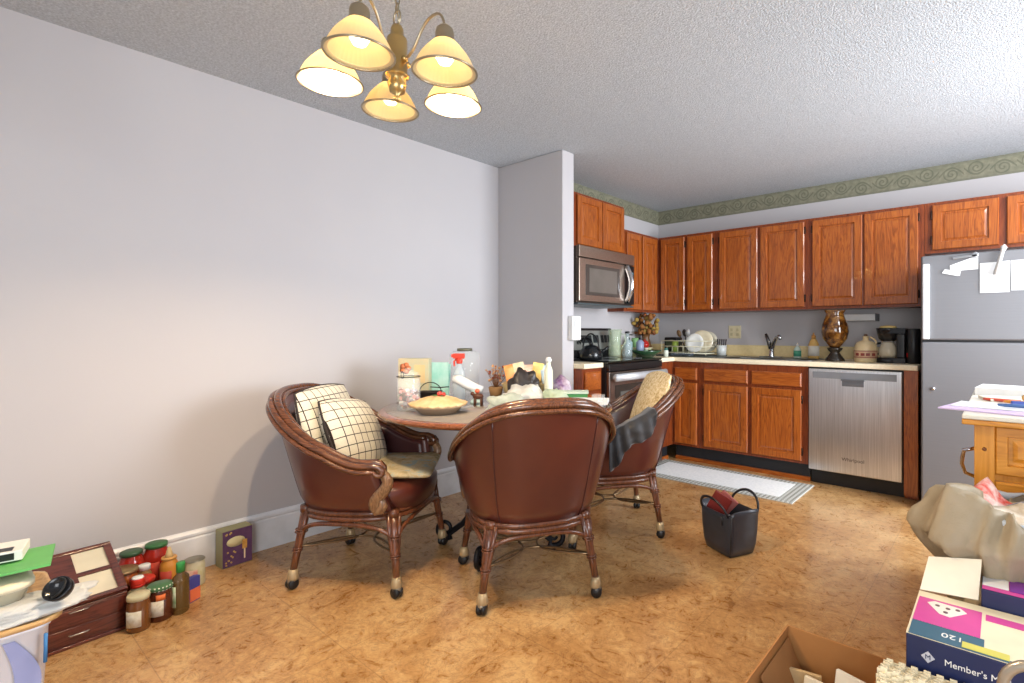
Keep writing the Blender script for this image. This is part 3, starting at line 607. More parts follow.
def make_chair(name,label,loc,rz,group):
    t=thing(name,label,'chair',loc,R(rz),group)
    N=48; K=10
    phs=[-PHM+2*PHM*i/N for i in range(N+1)]
    m=MB(); rs=[]
    for ph in phs:
        prof=[surf(ph,k/K,.0) for k in range(K+1)]+[surf(ph,k/K,-.05) for k in range(K,-1,-1)]
        rs.append(prof)
    m.rings(rs,True,True); m.build('tub_shell',LEA,t)
    # inner lining, slightly proud of the inner face
    m=MB(); m.rings([[surf(ph,k/K,-.0515) for k in range(1,K)]+[surf(ph,k/K,-.0505) for k in range(K-1,0,-1)] for ph in phs[1:-1]],True,True); m.build('inner_lining',LEI,t)
    for a in (-34,34):
        MB().tube([surf(a,k/12,.001) for k in range(0,12)],.0025,5).build('seam',LEI,t)
    # polished rails round the top
    def rail(off,dz,r,ext):
        pts=[surf(ph,1,off)+Vector((0,0,dz)) for ph in phs]
        def ends(p,q):
            d=(p-q); d.normalize(); out=[]
            for i in range(1,ext+1): 
                a=i*R(36); rr_=.034-.0028*i
                out.append(p+Vector((d.x,d.y,0)).normalized()*(rr_*math.sin(a)+.012*min(i,3)/3)+Vector((0,0,-rr_*(1-math.cos(a)))))
            return out
        A=ends(pts[0],pts[1]); B_=ends(pts[-1],pts[-2])
        L=A[::-1]+pts+B_; rad=[r*(.62+.38*min(1,(i+1)/6)) for i in range(len(A))]+[r]*len(pts)+[r*(.62+.38*min(1,(i+1)/6)) for i in range(len(B_))][::-1]
        MB().tube(L,rad,9).build('top_rail',DKR(),t)
    rail(-.025,.003,.0165,9); rail(.001,-.006,.0135,7); rail(.011,-.029,.0105,0); rail(-.05,-.008,.011,0)
    # carved arm scrolls at the front of each arm
    for s_ in(-1,1):
        p0=surf(s_*PHM,1,-.02); pts=[]
        for i in range(13):
            q=i/12; z=.555-.185*q; x=p0.x+.015+.035*math.sin(q*PI*1.7)+.012*q
            pts.append((x,p0.y*(1-.1*q),z))
        pts+=[(pts[-1][0]+.024*math.sin(a)+.0,pts[-1][1],pts[-1][2]-.0+.024*(1-math.cos(a))) for a in [R(q) for q in (40,80,120,170,220,270,310)]]
        MB().tube(pts,[.014+.01*math.sin(PI*i/(len(pts)-1)) for i in range(len(pts))],9,flat=1.2).build('arm_scroll',wood('carved_tan',(126,92,62),(158,128,96),(78,48,30),.35,'z',2,.4),t)
    # seat cushion
    def se(a,b,cx,n=40,e=.75): return [(cx+a*sgnp(math.cos(2*PI*i/n),e),b*sgnp(math.sin(2*PI*i/n),e)) for i in range(n)]
    m=MB(); m.rings([[(x,y,z-.02*max(0,x)) for x,y in se(.27*f_,.255*f_,.025)] for f_,z in ((.86,.332),(.97,.345),(1.02,.405),(1.02,.43),(.98,.448),(.85,.462),(.5,.472),(.1,.474))]); m.build('seat_cushion',LEA,t)
    # bentwood seat ring
    for z,f_ in ((.343,1.0),(.32,1.0)):
        MB().tube([(x,y,z) for x,y in se(.262*f_,.258*f_,.01,40)],.0125,8,True).build('seat_ring',DKW(),t)
    feet=[(-.235,-.24),(-.235,.24),(.255,-.275),(.255,.275)]; tops=[(-.2,-.2),(-.2,.2),(.222,-.232),(.222,.232)]
    for (fx,fy),(tx,ty) in zip(feet,tops):
        T_=Vector((tx,ty,.34)); F_=Vector((fx,fy,.075)); m=MB()
        m.tube([T_,T_.lerp(F_,.35),T_.lerp(F_,.7),F_],[.02,.018,.0165,.015],9)
        ax=Vector((fx,fy,0)).normalized(); sd=Vector((-ax.y,ax.x,0))
        for s_ in (-1,1):
            m.tube([T_+sd*.024*s_,T_.lerp(F_,.3)+sd*.02*s_,T_.lerp(F_,.55)+sd*.013*s_,T_.lerp(F_,.8)+sd*.007*s_],[.01,.01,.0095,.007],7)
        for q in (.32,.36,.62,.66):
            c_=T_.lerp(F_,q); m.tube([c_+Vector((.0245*math.cos(a)*(1.15-.6*q)*1.05,.0245*math.sin(a)*(1.15-.6*q)*1.05,0)) for a in [2*PI*i/14 for i in range(14)]],.0035,5,True)
        m.tube([T_+Vector((0,0,-.01)),T_+Vector((0,0,.02))],.024,8)
        lg=m.build('leg',DKW(),t)
        m=MB(); m.lathe([(.001,.04),(.02,.038),(.025,.05),(.021,.07),(.018,.086),(.001,.087)],(fx,fy,0),14); cs=m.build('caster_socket',M('socket_cream',(176,154,118),.35,.3),lg)
        dd=Vector((fx,fy,0)).normalized(); c_=Vector((fx,fy,.024))+dd*.004
        rm=Matrix.Rotation(math.atan2(dd.y,dd.x)+PI/2+.4,3,'Z')@Matrix.Rotation(PI/2,3,'Y')
        m=MB(); m.lathe([(.001,-.02),(.018,-.02),(.0235,-.015),(.0235,-.004),(.018,-.003),(.018,.003),(.0235,.004),(.0235,.015),(.018,.02),(.001,.02)],c_,16,m=rm); m.build('caster_wheel',BLACK(),lg)
        m=MB(); m.sphere(c_+Vector((0,0,.014)),.021,6,sz=.8); m.build('caster_hood',M('socket_grey',(150,140,124),.3,.6),lg)
    # bentwood arches between the legs
    for a,b in ((0,1),(2,3),(0,2),(1,3)):
        A=[Vector((*tops[i],.352)).lerp(Vector((*feet[i],.075)),.5) for i in (a,b)]
        out=Vector(((tops[a][0]+tops[b][0])/2,(tops[a][1]+tops[b][1])/2,0)).normalized(); pts=[]
        for i in range(25):
            th_=PI-PI*i/24; lx=sgnp(math.cos(th_),.62); hz=max(0,math.sin(th_))**.62
            p=(A[0]+A[1])/2+(A[1]-A[0])/2*lx*(1-.12*hz); pts.append(p+out*(.028*math.sin(th_)-.004)+Vector((0,0,(.298-p.z)*hz)))
        MB().tube(pts,.0098,8).build('arch_brace',DKW(),t)
    # slim bowed metal stretchers
    for a,b in ((0,1),(2,3),(0,2),(1,3)):
        A=[Vector((*tops[i],.352)).lerp(Vector((*feet[i],.075)),.62) for i in (a,b)]; md=(A[0]+A[1])/2
        pts=[]
        for i in range(17):
            q=i/16; p=A[0].lerp(A[1],q); pts.append(p*(1)+Vector((-md.x,-md.y,0))*.86*math.sin(PI*q)+Vector((0,0,-.02*math.sin(PI*q))))
        MB().tube(pts,.0055,7).build('stretcher_rod',M('bronze_rod',(150,126,96),.3,.8),t)
    return t
C1=((-2.385,1.318,0),34); C2=((-1.69,1.705,0),146); C3=((-1.81,2.487,0),-131.3)
cg='tub chairs round the dining table'
make_chair('tub_chair','brown leather tub chair with checked cushions standing by the left wall',*C1,cg)
make_chair('tub_chair','burgundy leather tub chair nearest the camera, seen from behind',*C2,cg)
make_chair('tub_chair','burgundy leather tub chair nearest the kitchen with beige cushion and black cloth',*C3,cg)
def cm(C): return Matrix.Translation(C[0])@Matrix.Rotation(R(C[1]),4,'Z')
def grid_mat(name,bg,ln,step,w,bg2=None):
    n=NT(name); tc=n.add('ShaderNodeTexCoord'); s=n.add('ShaderNodeSeparateXYZ'); n.l(tc.outputs['Object'],s.inputs[0])
    fs=[]
    for k in (1,2):
        f=n.math('ABSOLUTE',n.math('SUBTRACT',n.math('FRACT',n.math('ADD',n.math('DIVIDE',s.outputs[k],step),50)),.5)); fs.append(n.math('LESS_THAN',f,w))
    n.col(n.mix(n.math('MAXIMUM',*fs),n.ramp(n.noise(tc.outputs['Object'],200,2),[(.3,bg),(.7,bg2 or bg)]),ln)); n.set(rough=.9,spec=.1,sheen=.2); return n.m
def pillow(name,mat,M4,w,h,th,label,cat,e=3.0,pinch=.05,piping=None,group=None):
    m=MB(); N=22
    def P(u,v,s):
        u_=math.sin(u*PI/2); v_=math.sin(v*PI/2)
        d=th/2*max(0,(1-abs(u_)**e)*(1-abs(v_)**e))**.55+.003
        rx=u_*math.sqrt(1-.5*v_*v_*(1-1/ (1+pinch*6))*.6); rz=v_*math.sqrt(1-.5*u_*u_*(1-1/(1+pinch*6))*.6)
        wr=.006*noise.noise(Vector((u_*2.5,v_*2.5,s*3)))
        return (s*(d+wr*(1-max(abs(u_),abs(v_)))),rx*w/2,rz*h/2)
    for s in (-1,1): m.grid(lambda a,b:P(2*a-1,2*b-1,s),N,N)
    o=m.build(name,mat,weld=True); 
    bm=bmesh.new(); bm.from_mesh(o.data); es=[q for q in bm.edges if q.is_boundary]
    bmesh.ops.bridge_loops(bm,edges=es); bmesh.ops.recalc_face_normals(bm,faces=bm.faces); bm.to_mesh(o.data); bm.free()
    for p in o.data.polygons: p.use_smooth=True
    o.matrix_world=M4; tag(o,label,cat,group)
    if piping:
        pts=[P(q,-1,0) for q in [-1+.1*i for i in range(20)]]+[P(1,q,0) for q in [-1+.1*i for i in range(20)]]+[P(-q,1,0) for q in [-1+.1*i for i in range(20)]]+[P(-1,-q,0) for q in [-1+.1*i for i in range(20)]]
        MB().tube([(0,a[1]*1.005,a[2]*1.005) for a in pts],.005,6,True).build('piping',piping,o)
    return o
def LM(C,loc,rx=0,ry=0,rz=0): return cm(C)@Matrix.Translation(loc)@Matrix.Rotation(R(rz),4,'Z')@Matrix.Rotation(R(ry),4,'Y')@Matrix.Rotation(R(rx),4,'X')
PL=grid_mat('checked_fabric',(206,200,182),(44,36,34),.045,.045,(216,210,194)); PIP=M('dark_piping',(50,40,38),.8)
pillow('checked_cushion',PL,LM(C1,(-.2,.0,.665),ry=-16,rx=0),.44,.43,.12,'cream and black checked cushion against the chair back, the rear of two','cushion',e=2.4,pinch=.22,piping=PIP)
pillow('checked_cushion',PL,LM(C1,(-.08,-.0,.64),ry=-26,rx=-8,rz=0),.41,.37,.14,'cream and black checked cushion in front, overlapping the rear one','cushion',e=2.4,pinch=.22,piping=PIP)
def padmat():
    n=NT('tapestry_pad'); v=n.coord(); n.col(n.ramp(n.noise(v,14,6,.7,1),[(.32,(134,120,86)),(.45,(184,168,130)),(.55,(204,190,154)),(.64,(156,180,182))])); n.set(rough=.95,spec=.1); return n.m
pd=MB(); pd.rings([[(x,y,z-.05*max(0,x-.14)) for x,y in rr(-.21+i,.21-i,-.21+i,.21-i,.03)] for i,z in ((.01,0),(0,.008),(0,.016),(.012,.026),(.12,.032))])
o=pd.build('seat_pad',padmat()); o.matrix_world=LM(C1,(.095,.02,.476),ry=1,rz=14); tag(o,'olive and blue tapestry seat pad lying on the left chair','seat pad')
def specmat():
    n=NT('boucle_beige'); v=n.coord(); n.col(n.ramp(n.noise(v,55,5,.8),[(.36,(176,146,98)),(.48,(216,192,146)),(.6,(238,224,192))])); n.set(rough=.95,spec=.1); n.bump(n.noise(v,90,3),.5,.004); return n.m
pillow('boucle_cushion',specmat(),LM(C3,(-.225,.02,.665),ry=-20,rx=4),.48,.50,.09,'tall beige textured cushion leaning in the chair nearest the kitchen','cushion',e=2.2,pinch=.3)
# black ruffled cloth over the arm
def cloth():
    m=MB(); 
    def f(a,b):
        ph=73+37*a; p=surf(ph,1,-.02); n=(surf(ph,1,.05)-surf(ph,1,-.05)).normalized()
        wv=.012*math.sin(a*30+b*4)*(abs(b-.35)+.2)+.008*noise.noise(Vector((a*6,b*5,1)))
        s=(b-.35)
        if s<0: q=p+n*(-.035-.04*min(1,-s*3)+wv)+Vector((0,0,.02+s*.34))
        else: q=p+n*(.04*min(1,s*8)+wv+.012)+Vector((0,0,.024-(s*(.13+.16*a+.03*math.sin(a*9)))))
        if abs(s)<.06: q.z=p.z+.026
        return q
    m.grid(f,40,22); o=m.build('black_cloth',M('black_fabric',(30,30,34),.6,sheen=.4),solid=.003); o.matrix_world=cm(C3); tag(o,'black ruffled cloth draped over the arm of the kitchen-side chair','cloth')
cloth()
# ------------------------------------------------------------------ chandelier
CHX,CHY,ZM=-1.447,.885,1.886
t=thing('chandelier','brass five-light chandelier with ribbed cream bell shades hanging from the ceiling','chandelier',(CHX,CHY,CH))
BR=M('satin_brass',(196,168,112),.28,.9); BR2=M('pewter_brass',(176,164,140),.3,.9)
zl=lambda z:z-CH
MB().lathe([(.001,0),(.065,0),(.06,-.02),(.03,-.03),(.001,-.031)],n=24).build('ceiling_canopy',BR,t)
m=MB()
m.lathe([(.001,zl(1.84)),(.008,zl(1.842)),(.011,zl(1.852)),(.006,zl(1.862)),(.022,zl(1.87)),(.028,zl(1.895)),(.024,zl(1.91)),(.034,zl(1.915)),(.036,zl(1.922)),(.03,zl(1.928)),(.03,zl(2.03)),(.028,zl(2.036)),(.02,zl(2.042)),(.019,zl(2.062)),(.014,zl(2.074)),(.001,zl(2.078))],n=28); m.build('column',BR,t)
for zz,rr_ in ((1.865,.02),):
    MB().tube([(.018*math.cos(q),.0,zl(2.098)+.024*math.sin(q)) for q in [2*PI*i/20 for i in range(20)]],.003,6,True).build('hanging_loop',BR2,t)
m=MB()
for k in range(9):
    z=zl(2.128)+k*.0262
    if z>-.04: break
    a=k%2*PI/2; m.tube([(math.cos(a)*.008*math.cos(q),math.sin(a)*.008*math.cos(q),z+.016*math.sin(q)) for q in [2*PI*i/12 for i in range(12)]],.0022,5,True)
m.tube([(.003*math.sin(i),.003*math.cos(i),zl(2.08)+(zl(2.36)-zl(2.08))*i/14) for i in range(15)],.0022,5); m.build('chain',BR2,t)
SHM=translucent('ribbed_glass_cream',(246,232,196),.6,.6); SHL=translucent('ribbed_glass_lit',(250,240,206),.6,.5)
def emit(name,c,s):
    n=NT(name); n.b.inputs['Emission Color'].default_value=(*lin(c),1); n.b.inputs['Emission Strength'].default_value=s; n.col(c); return n.m
EM=emit('bulb_on',(255,224,182),2350); OFF=emit('bulb_dim',(255,228,186),14)
ax0=math.atan2(.7783,-.6279)   # world angle of camera forward
for k in range(5):
    # ring angle measured towards camera-right from forward
    ang=R(46+72*k-0); fwv=Vector((-.6279,.7783,0)); rtv=Vector((.7783,.6279,0))
    d=fwv*math.cos(ang)+rtv*math.sin(ang); Q=lambda r,z:d*r+Vector((0,0,zl(z)))
    lit=k in (0,3)
    pts=[Q(.026,1.965),Q(.05,1.966),Q(.075,1.99),Q(.1,2.035),Q(.13,2.062),Q(.165,2.068),Q(.184,2.055),Q(.193,2.02)]
    arm=MB().tube(pts,.0048,8).build('arm',BR2,t,sub=1)
    MB().sphere(Q(.032,1.965),.011,6).build('arm_joint',BR,arm)
    s_=MB().lathe([(.001,.138),(.01,.137),(.024,.125),(.027,.112),(.027,.095),(.03,.092),(.03,.083),(.001,.083)],Q(.193,ZM),20).build('socket_cup',BR2,arm)
    prof=[(.0905,0),(.0895,.004),(.085,.01),(.077,.028),(.067,.046),(.054,.063),(.041,.078),(.031,.088)]
    sh=MB().lathe(prof+[(r-.0025,z) for r,z in prof[::-1]],Q(.193,ZM),120,rib=.006,ribn=40,open_=True).build('lamp_shade',SHL if lit else SHM,t)
    MB().tube([Q(.193,ZM)+Vector((.0905*math.cos(q),.0905*math.sin(q),0)) for q in [2*PI*i/48 for i in range(48)]],.0034,6,True).build('shade_rim',BR2,sh); MB().lathe([(.0895,.001),(.0785,.004),(.0785,.0055),(.0895,.0045)],Q(.193,ZM),48,open_=True).build('inner_lip',M('lip_cream',(214,196,150),.4),sh)
    MB().lathe([(.001,.022),(.017,.026),(.026,.042),(.024,.058),(.013,.075),(.012,.088),(.001,.089)],Q(.193,ZM),16).build('bulb',EM if lit else OFF,sh)
# ------------------------------------------------------------------ things on the table
TT_=.7505
def tt(label,cat,name,px,py,rz=0,z=TT_,group=None): return thing(name,label,cat,(px,py,z),R(rz),group)
t=tt('clear glass canister of wrapped candy with wire clamp, left on table','canister','glass_canister',-2.285,1.46)
MB().lathe([(.001,0),(.055,0),(.057,.006),(.057,.15),(.05,.16),(.048,.16),(.054,.148),(.054,.008),(.001,.006)],n=28).build('jar',glass('clear_jar',(236,242,244),.14),t)
m=MB(); rn=random.Random(5)
cols=[M('candy_pink',(210,150,150),.4),M('candy_white',(226,222,216),.4),M('candy_dark',(90,60,56),.4),M('candy_grey',(170,168,180),.3)]
for k in range(90):
    a=rn.uniform(0,2*PI); r_=.044*math.sqrt(rn.random()); m.obox((r_*math.cos(a),r_*math.sin(a),rn.uniform(.014,.1)),(.018,.014,.012),Matrix.Rotation(rn.uniform(0,3),3,Vector((rn.random(),rn.random(),rn.random())).normalized()),mi=rn.randrange(4))
cd=m.build('candy_fill',cols,t); cd['kind']='stuff'; cd['label']='wrapped candies filling the canister'
MB().lathe([(.001,.168),(.048,.168),(.052,.172),(.045,.185),(.02,.192),(.018,.204),(.001,.206)],n=24).build('lid',glass('clear_jar',(236,242,244)),t)
m=MB(); m.tube([(.056*math.cos(q),.056*math.sin(q),.164) for q in [2*PI*i/24 for i in range(24)]],.0022,5,True); m.tube([(-.055-.012*math.sin(q),.0,.168+.018*math.cos(q)) for q in [2*PI*i/12 for i in range(12)]],.002,5,True); m.build('wire_clamp',IRON(),t)
t=tt('golden ceramic pie with fluted crust and berry top in a pie dish','pie','pie',-2.09,1.495)
MB().lathe([(.001,0),(.085,0),(.115,.03),(.13,.036),(.127,.04),(.11,.034),(.001,.02)],n=40).build('pie_dish',M('dish_brown',(176,150,124),.2),t)
m=MB(); n_=80; rs=[]
for r_,z,a in ((.131,.038,1),(.134,.045,1),(.128,.05,.6),(.11,.054,.15),(.085,.066,0),(.05,.076,0),(.02,.08,0),(.001,.081,0)):
    rs.append([(r_*math.cos(2*PI*i/n_)*(1+.025*a*math.cos(20*2*PI*i/n_)),r_*math.sin(2*PI*i/n_)*(1+.025*a*math.cos(20*2*PI*i/n_)),z+.004*a*math.cos(20*2*PI*i/n_)+(.002*math.sin(12*2*PI*i/n_) if .03<r_<.1 else 0)) for i in range(n_)])
m.rings(rs); m.build('crust',M('crust',(196,160,110),.55,var=(214,186,144),vs=14),t)
m=MB(); m.sphere((.01,.0,.09),.013,6); m.sphere((.025,.012,.088),.01,6); m.build('berries',M('berry_red',(190,60,50),.3),t)
m=MB()
for a in (0,100,200,280): m.lathe([(.001,-.0015),(.009,0),(.001,.0015)],(.0+.02*math.cos(R(a)),.02*math.sin(R(a)),.084),8,m=Matrix.Scale(1.8,3,Vector((math.cos(R(a)),math.sin(R(a)),0))))
m.build('leaves',M('leaf_green',(70,110,50),.5),t)
CAMZ=38.9
t=tt('pastel gift box with orange flower print standing behind the canister','gift box','gift_box',-2.58,1.69,CAMZ)
MB().box(-.085,.085,-.03,.03,0,.235).build('box',M('pastel_card',(176,186,160),.6,var=(200,182,146),vs=9),t,bevel=.002)
m=MB()
for k in range(5): m.lathe([(.001,-.001),(.016,0),(.001,.001)],(-.045+.018*math.cos(k*1.257),-.0315,.18+.018*math.sin(k*1.257)),10,m=Matrix.Rotation(PI/2,3,'X'))
m.build('flower_print',M('orange_print',(222,128,84),.6),t)
m=MB(); m.obox((.035,-.0312,.15),(.06,.0012,.1)); m.build('tan_label',M('tan_print',(214,190,140),.6),t)
t=tt('aqua blue greeting card standing right of the gift box','card','greeting_card',-2.53,1.79,CAMZ)
m=MB(); m.obox((0,0,.105),(.15,.004,.21)); m.obox((0,.03,.1),(.15,.004,.2),Matrix.Rotation(R(-14),3,'X')); m.build('sheet',M('aqua_card',(140,206,196),.5,var=(184,222,218),vs=11),t)
t=tt('small black basket with thin wire handle beside the pie','basket','black_basket',-2.42,1.68,CAMZ)
m=MB(); m.rings([[(x,y,z) for x,y in rr(-a,a,-b,b,.015,3)] for a,b,z in ((.045,.03,0),(.058,.04,.06),(.06,.042,.062),(.056,.038,.06),(.044,.028,.004))]); m.build('body',M('black_basket',(36,30,30),.5),t)
m=MB(); m.tube([(-.058*math.cos(PI*i/14),0,.06+.05*math.sin(PI*i/14)) for i in range(15)],.0025,6); m.tube([(.0,0,.085),(.05,.0,.082),(.1,0,.086)],.003,6); m.build('handle',IRON(),t)
t=tt('clear spray bottle with bright red trigger head','spray bottle','spray_bottle',-2.39,1.85,CAMZ)
MB().lathe([(.001,0),(.033,0),(.036,.01),(.036,.12),(.03,.16),(.014,.19),(.013,.21),(.001,.21)],n=20).build('body',glass('spray_clear',(214,228,234),.35),t)
m=MB(); m.lathe([(.017,.205),(.018,.225),(.012,.235)],n=12); m.box(-.035,.03,-.01,.01,.233,.262); m.box(-.045,-.034,-.007,.007,.24,.258); m.tube([(-.015,0,.235),(-.03,0,.215),(-.028,0,.19)],.006,6); m.build('trigger',M('trigger_red',(214,62,40),.35),t,bevel=.003)
t=tt('tall glass apothecary jar with dark lid behind the spray bottle','jar','apothecary_jar',-2.52,1.99)
MB().lathe([(.001,0),(.07,0),(.088,.02),(.09,.25),(.07,.268),(.067,.266),(.087,.25),(.085,.02),(.001,.008)],n=32).build('jar',glass('apoth_glass',(222,230,230),.12),t)
MB().lathe([(.001,.269),(.045,.269),(.045,.285),(.001,.286)],n=20).build('lid',M('lid_olive',(110,110,92),.4,.4),t)
m=MB(); m.tube([(.09*math.cos(R(-60)),.09*math.sin(R(-60)),.22),(.125*math.cos(R(-60)),.125*math.sin(R(-60)),.19),(.12*math.cos(R(-60)),.12*math.sin(R(-60)),.12),(.09*math.cos(R(-60)),.09*math.sin(R(-60)),.09)],.006,8); m.build('handle',glass('apoth_glass',(222,230,230)),t)
t=tt('white curved pouring jug leaning beside the spray bottle','jug','white_jug',-2.26,1.80,CAMZ)
m=MB(); m.tube([(-.075,0,.13),(-.045,0,.125),(0,0,.1),(.05,0,.078),(.085,0,.07)],[.02,.027,.028,.024,.02],12); m.build('spout_body',M('jug_white',(216,220,222),.25),t)
MB().lathe([(.001,0),(.035,0),(.028,.012),(.012,.025),(.012,.045),(.032,.07),(.001,.071)],(.05,0,0),18).build('foot',M('aqua_foot',(184,214,214),.25),t)
t=tt('small dark brown animal figurine with a red ornament, beside the clear bag','figurine','brown_figurine',-2.13,1.77,CAMZ)
m=MB()
for x in(-.018,.018):
    for y in(-.01,.01): m.tube([(x,y,0),(x*.9,y,.04)],.006,6)
m.lathe([(.001,-.03),(.014,-.022),(.016,0),(.014,.02),(.001,.028)],(0,0,.048),12,m=Matrix.Rotation(PI/2,3,'Y')); m.sphere((-.03,0,.062),.011,6); m.build('body',M('fig_brown',(84,48,30),.4),t)
m=MB(); m.sphere((-.005,0,.0755),.013,6); m.build('ornament',M('fig_red',(196,90,60),.4),t)
t=tt('dried reddish flowers in a small wicker pot near the back of the table','flowers','dried_flowers',-2.31,2.05)
MB().lathe([(.001,0),(.03,0),(.042,.06),(.036,.065),(.001,.06)],n=16).build('pot',M('wicker',(150,116,76),.8),t)
m=MB(); mm=MB(); rn=random.Random(9)
for k in range(46):
    a=rn.uniform(0,2*PI); sp=rn.uniform(.01,.07); h=rn.uniform(.1,.19); p=(sp*math.cos(a),sp*math.sin(a),h); m.tube([(0,0,.05),(p[0]*.4,p[1]*.4,h*.6),p],.001,4); mm.sphere(p,rn.uniform(.004,.009),4,mi=rn.randrange(2))
m.build('stems',M('twig',(120,80,50),.8),t); bl=mm.build('blooms',[M('rust',(150,80,60),.9),M('tan_bloom',(196,150,110),.9)],t); bl['kind']='stuff'
def crumple(name,label,cat,loc,size,mat,seed=1,amp=.28,rz=0,n=4,flat=.0,group=None):
    bm=bmesh.new(); bmesh.ops.create_icosphere(bm,subdivisions=n,radius=1)
    for v in bm.verts:
        p=v.co.copy(); d=noise.noise(p*1.6+Vector((seed,0,0)))*1.2+noise.noise(p*4+Vector((0,seed,0)))*.6+abs(noise.noise(p*7+Vector((0,0,seed))))*.45
        v.co=p*(1+amp*d); 
        if v.co.z<-.45: v.co.z=-.45-.04*noise.noise(p*3)
        v.co.z+=.49
        v.co=Vector((v.co.x*size[0]/2,v.co.y*size[1]/2,max(0,v.co.z*size[2]/1.5)))
    me=bpy.data.meshes.new(name); bm.to_mesh(me); bm.free(); me.materials.append(mat)
    for p in me.polygons: p.use_smooth=True
    o=bpy.data.objects.new(name,me); COL.objects.link(o); o.location=loc; o.rotation_euler=(0,0,R(rz)); tag(o,label,cat,group); return o
CLB=translucent('clear_bag',(226,232,224),.4,.12,.62,var=(196,214,200)); WHB=translucent('white_bag',(222,223,220),.3,.35)
crumple('plastic_bag','crumpled clear plastic bag near the table edge beside the pie','plastic bag',(-1.83,1.69,TT_),(.2,.17,.085),CLB,3,.35)
crumple('plastic_bag','crumpled white plastic grocery bag in the middle of the table','plastic bag',(-1.92,1.90,TT_),(.24,.2,.10),WHB,8,.4)
crumple('plastic_bag','pale green translucent plastic bag at the right of the white one','plastic bag',(-1.79,1.98,TT_),(.16,.13,.09),translucent('green_bag',(214,228,206),.4,.2,.8),14,.4)
t=tt('open snack tray of orange and cream packages behind the white bag','tray','snack_tray',-2.14,2.15,CAMZ)
m=MB(); m.rings([[(x,y,z) for x,y in rr(-a,a,-b,b,.02,3)] for a,b,z in ((.12,.07,0),(.145,.09,.09),(.147,.092,.092),(.14,.086,.088),(.116,.066,.006))]); m.build('tray_body',M('tray_cream',(214,190,140),.6),t)
rn=random.Random(4); pg='snack packets heaped in the tray'
pk=[('orange_packet','orange snack packet sticking up from the left of the tray',(226,150,84)),('cream_packet','cream snack packet in the tray left of centre',(232,214,174)),('pink_packet','pale pink snack packet in the middle of the tray',(226,186,170)),('yellow_packet','yellow snack packet in the tray right of centre',(226,190,110)),('blue_packet','pale blue snack packet at the right end of the tray',(176,200,214))]
for k,(nm,lb,c_) in enumerate(pk):
    d=-.105+.052*k; loc=(-2.14+.7783*d,2.15+.6279*d,TT_+.14+.012*(k%2)); o=MB().rings([[(x*1.0,y+.0*x,z) for x,y in rr(-a,a,-b,b,.004,2)] for a,b,z in ((.032,.002,-.06),(.03,.014,-.04),(.03,.016,.03),(.032,.002,.055))]).build(nm,M(nm,c_,.35,var=tuple(min(255,q+24) for q in c_),vs=30),loc=loc,rot=(R(rn.uniform(-14,14)),R(rn.uniform(-16,16)),R(CAMZ))); tag(o,lb,'snack packet',pg)
crumple('black_pouch','crumpled black pouch lying in front of the snack tray','pouch',(-2.05,2.02,TT_+.0),(.17,.1,.17),M('black_pouch',(46,40,38),.35),21,.3,CAMZ)
t=tt('slim white bottle with round cap right of the snack tray','bottle','white_bottle',-1.965,2.13)
MB().lathe([(.001,0),(.024,0),(.026,.01),(.024,.17),(.012,.2),(.012,.215),(.001,.216)],n=16).build('body',M('pale_bottle',(220,224,204),.3),t); MB().lathe([(.001,.2165),(.015,.2165),(.018,.228),(.012,.242),(.001,.244)],n=14).build('cap',WHITE(),t)
crumple('purple_snack_bag','purple and white snack bag behind the green box','snack bag',(-2.0,2.27,TT_),(.13,.08,.12),M('purple_foil',(112,72,116),.3,var=(216,206,214),vs=12),31,.25,CAMZ)
t=tt('flat green and white carton lying at the right of the table','carton','green_carton',-1.86,2.21,CAMZ)
MB().box(-.085,.085,-.05,.05,0,.045).build('box',M('green_card',(70,140,80),.5),t,bevel=.002); MB().box(-.09,.09,-.055,.055,.0455,.056).build('lid',M('pale_lid',(196,212,196),.5),t,bevel=.002)
for k,(x,y,a,lb) in enumerate([(-1.73,2.08,CAMZ+8,'lower white pad of paper on the right side of the table'),(-1.70,2.11,CAMZ-6,'upper white pad of paper on the right side of the table')]):
    o=MB().box(-.13,.13,-.08,.08,0,.016).build('paper_pad',PAP,loc=(x,y,TT_+.0002+.0165*k),rot=(0,0,R(a))); tag(o,lb,'paper')
t=tt('small glass tumbler at the right edge of the table','glass','tumbler',-1.58,2.08); MB().lathe([(.001,0),(.028,0),(.034,.07),(.031,.07),(.026,.006),(.001,.006)],n=18).build('cup',glass('clear_jar',(236,242,244)),t)
# ------------------------------------------------------------------ jars on the floor
def gl(name,c_,a=.85): return glass(name,c_,a,.08)
def jar(label,x,y,h,r,body,lid,lidh=.02,neck=.8,labelc=None,la=40,cat='jar',name='glass_jar',lidr=None,ey=1,rz=0):
    t=thing(name,label,cat,(x,y,0),R(rz)); hb=h-lidh; lr=lidr or r*neck
    MB().lathe([(.001,0),(r*.93,0),(r,.006),(r,hb*.78),(r*.95,hb*.86),(lr*.95,hb*.96),(lr*.95,hb),(.001,hb)],n=22,ey=ey).build('body',body,t)
    MB().lathe([(.001,hb+.0004),(lr*1.06,hb+.0004),(lr*1.06,h-.003),(lr,h),(.001,h)],n=22,ey=ey).build('lid',lid,t)
    if labelc:
        m=MB(); N=12; a0=R(-38-la); a1=R(-38+la)
        f=lambda a,b: ((r+.0012)*math.cos(a0+(a1-a0)*a),(r+.0012)*math.sin(a0+(a1-a0)*a)*ey,hb*(.2+.5*b)); m.grid(f,N,1); m.build('label',labelc,t,solid=.0008)
    return t
LW=M('label_white',(222,218,206),.6,var=(196,186,160),vs=60)
GRL=M('lid_green',(60,110,66),.35); RDL=M('lid_red',(206,50,34),.35); TAN=M('lid_tan',(150,128,92),.4,.5)
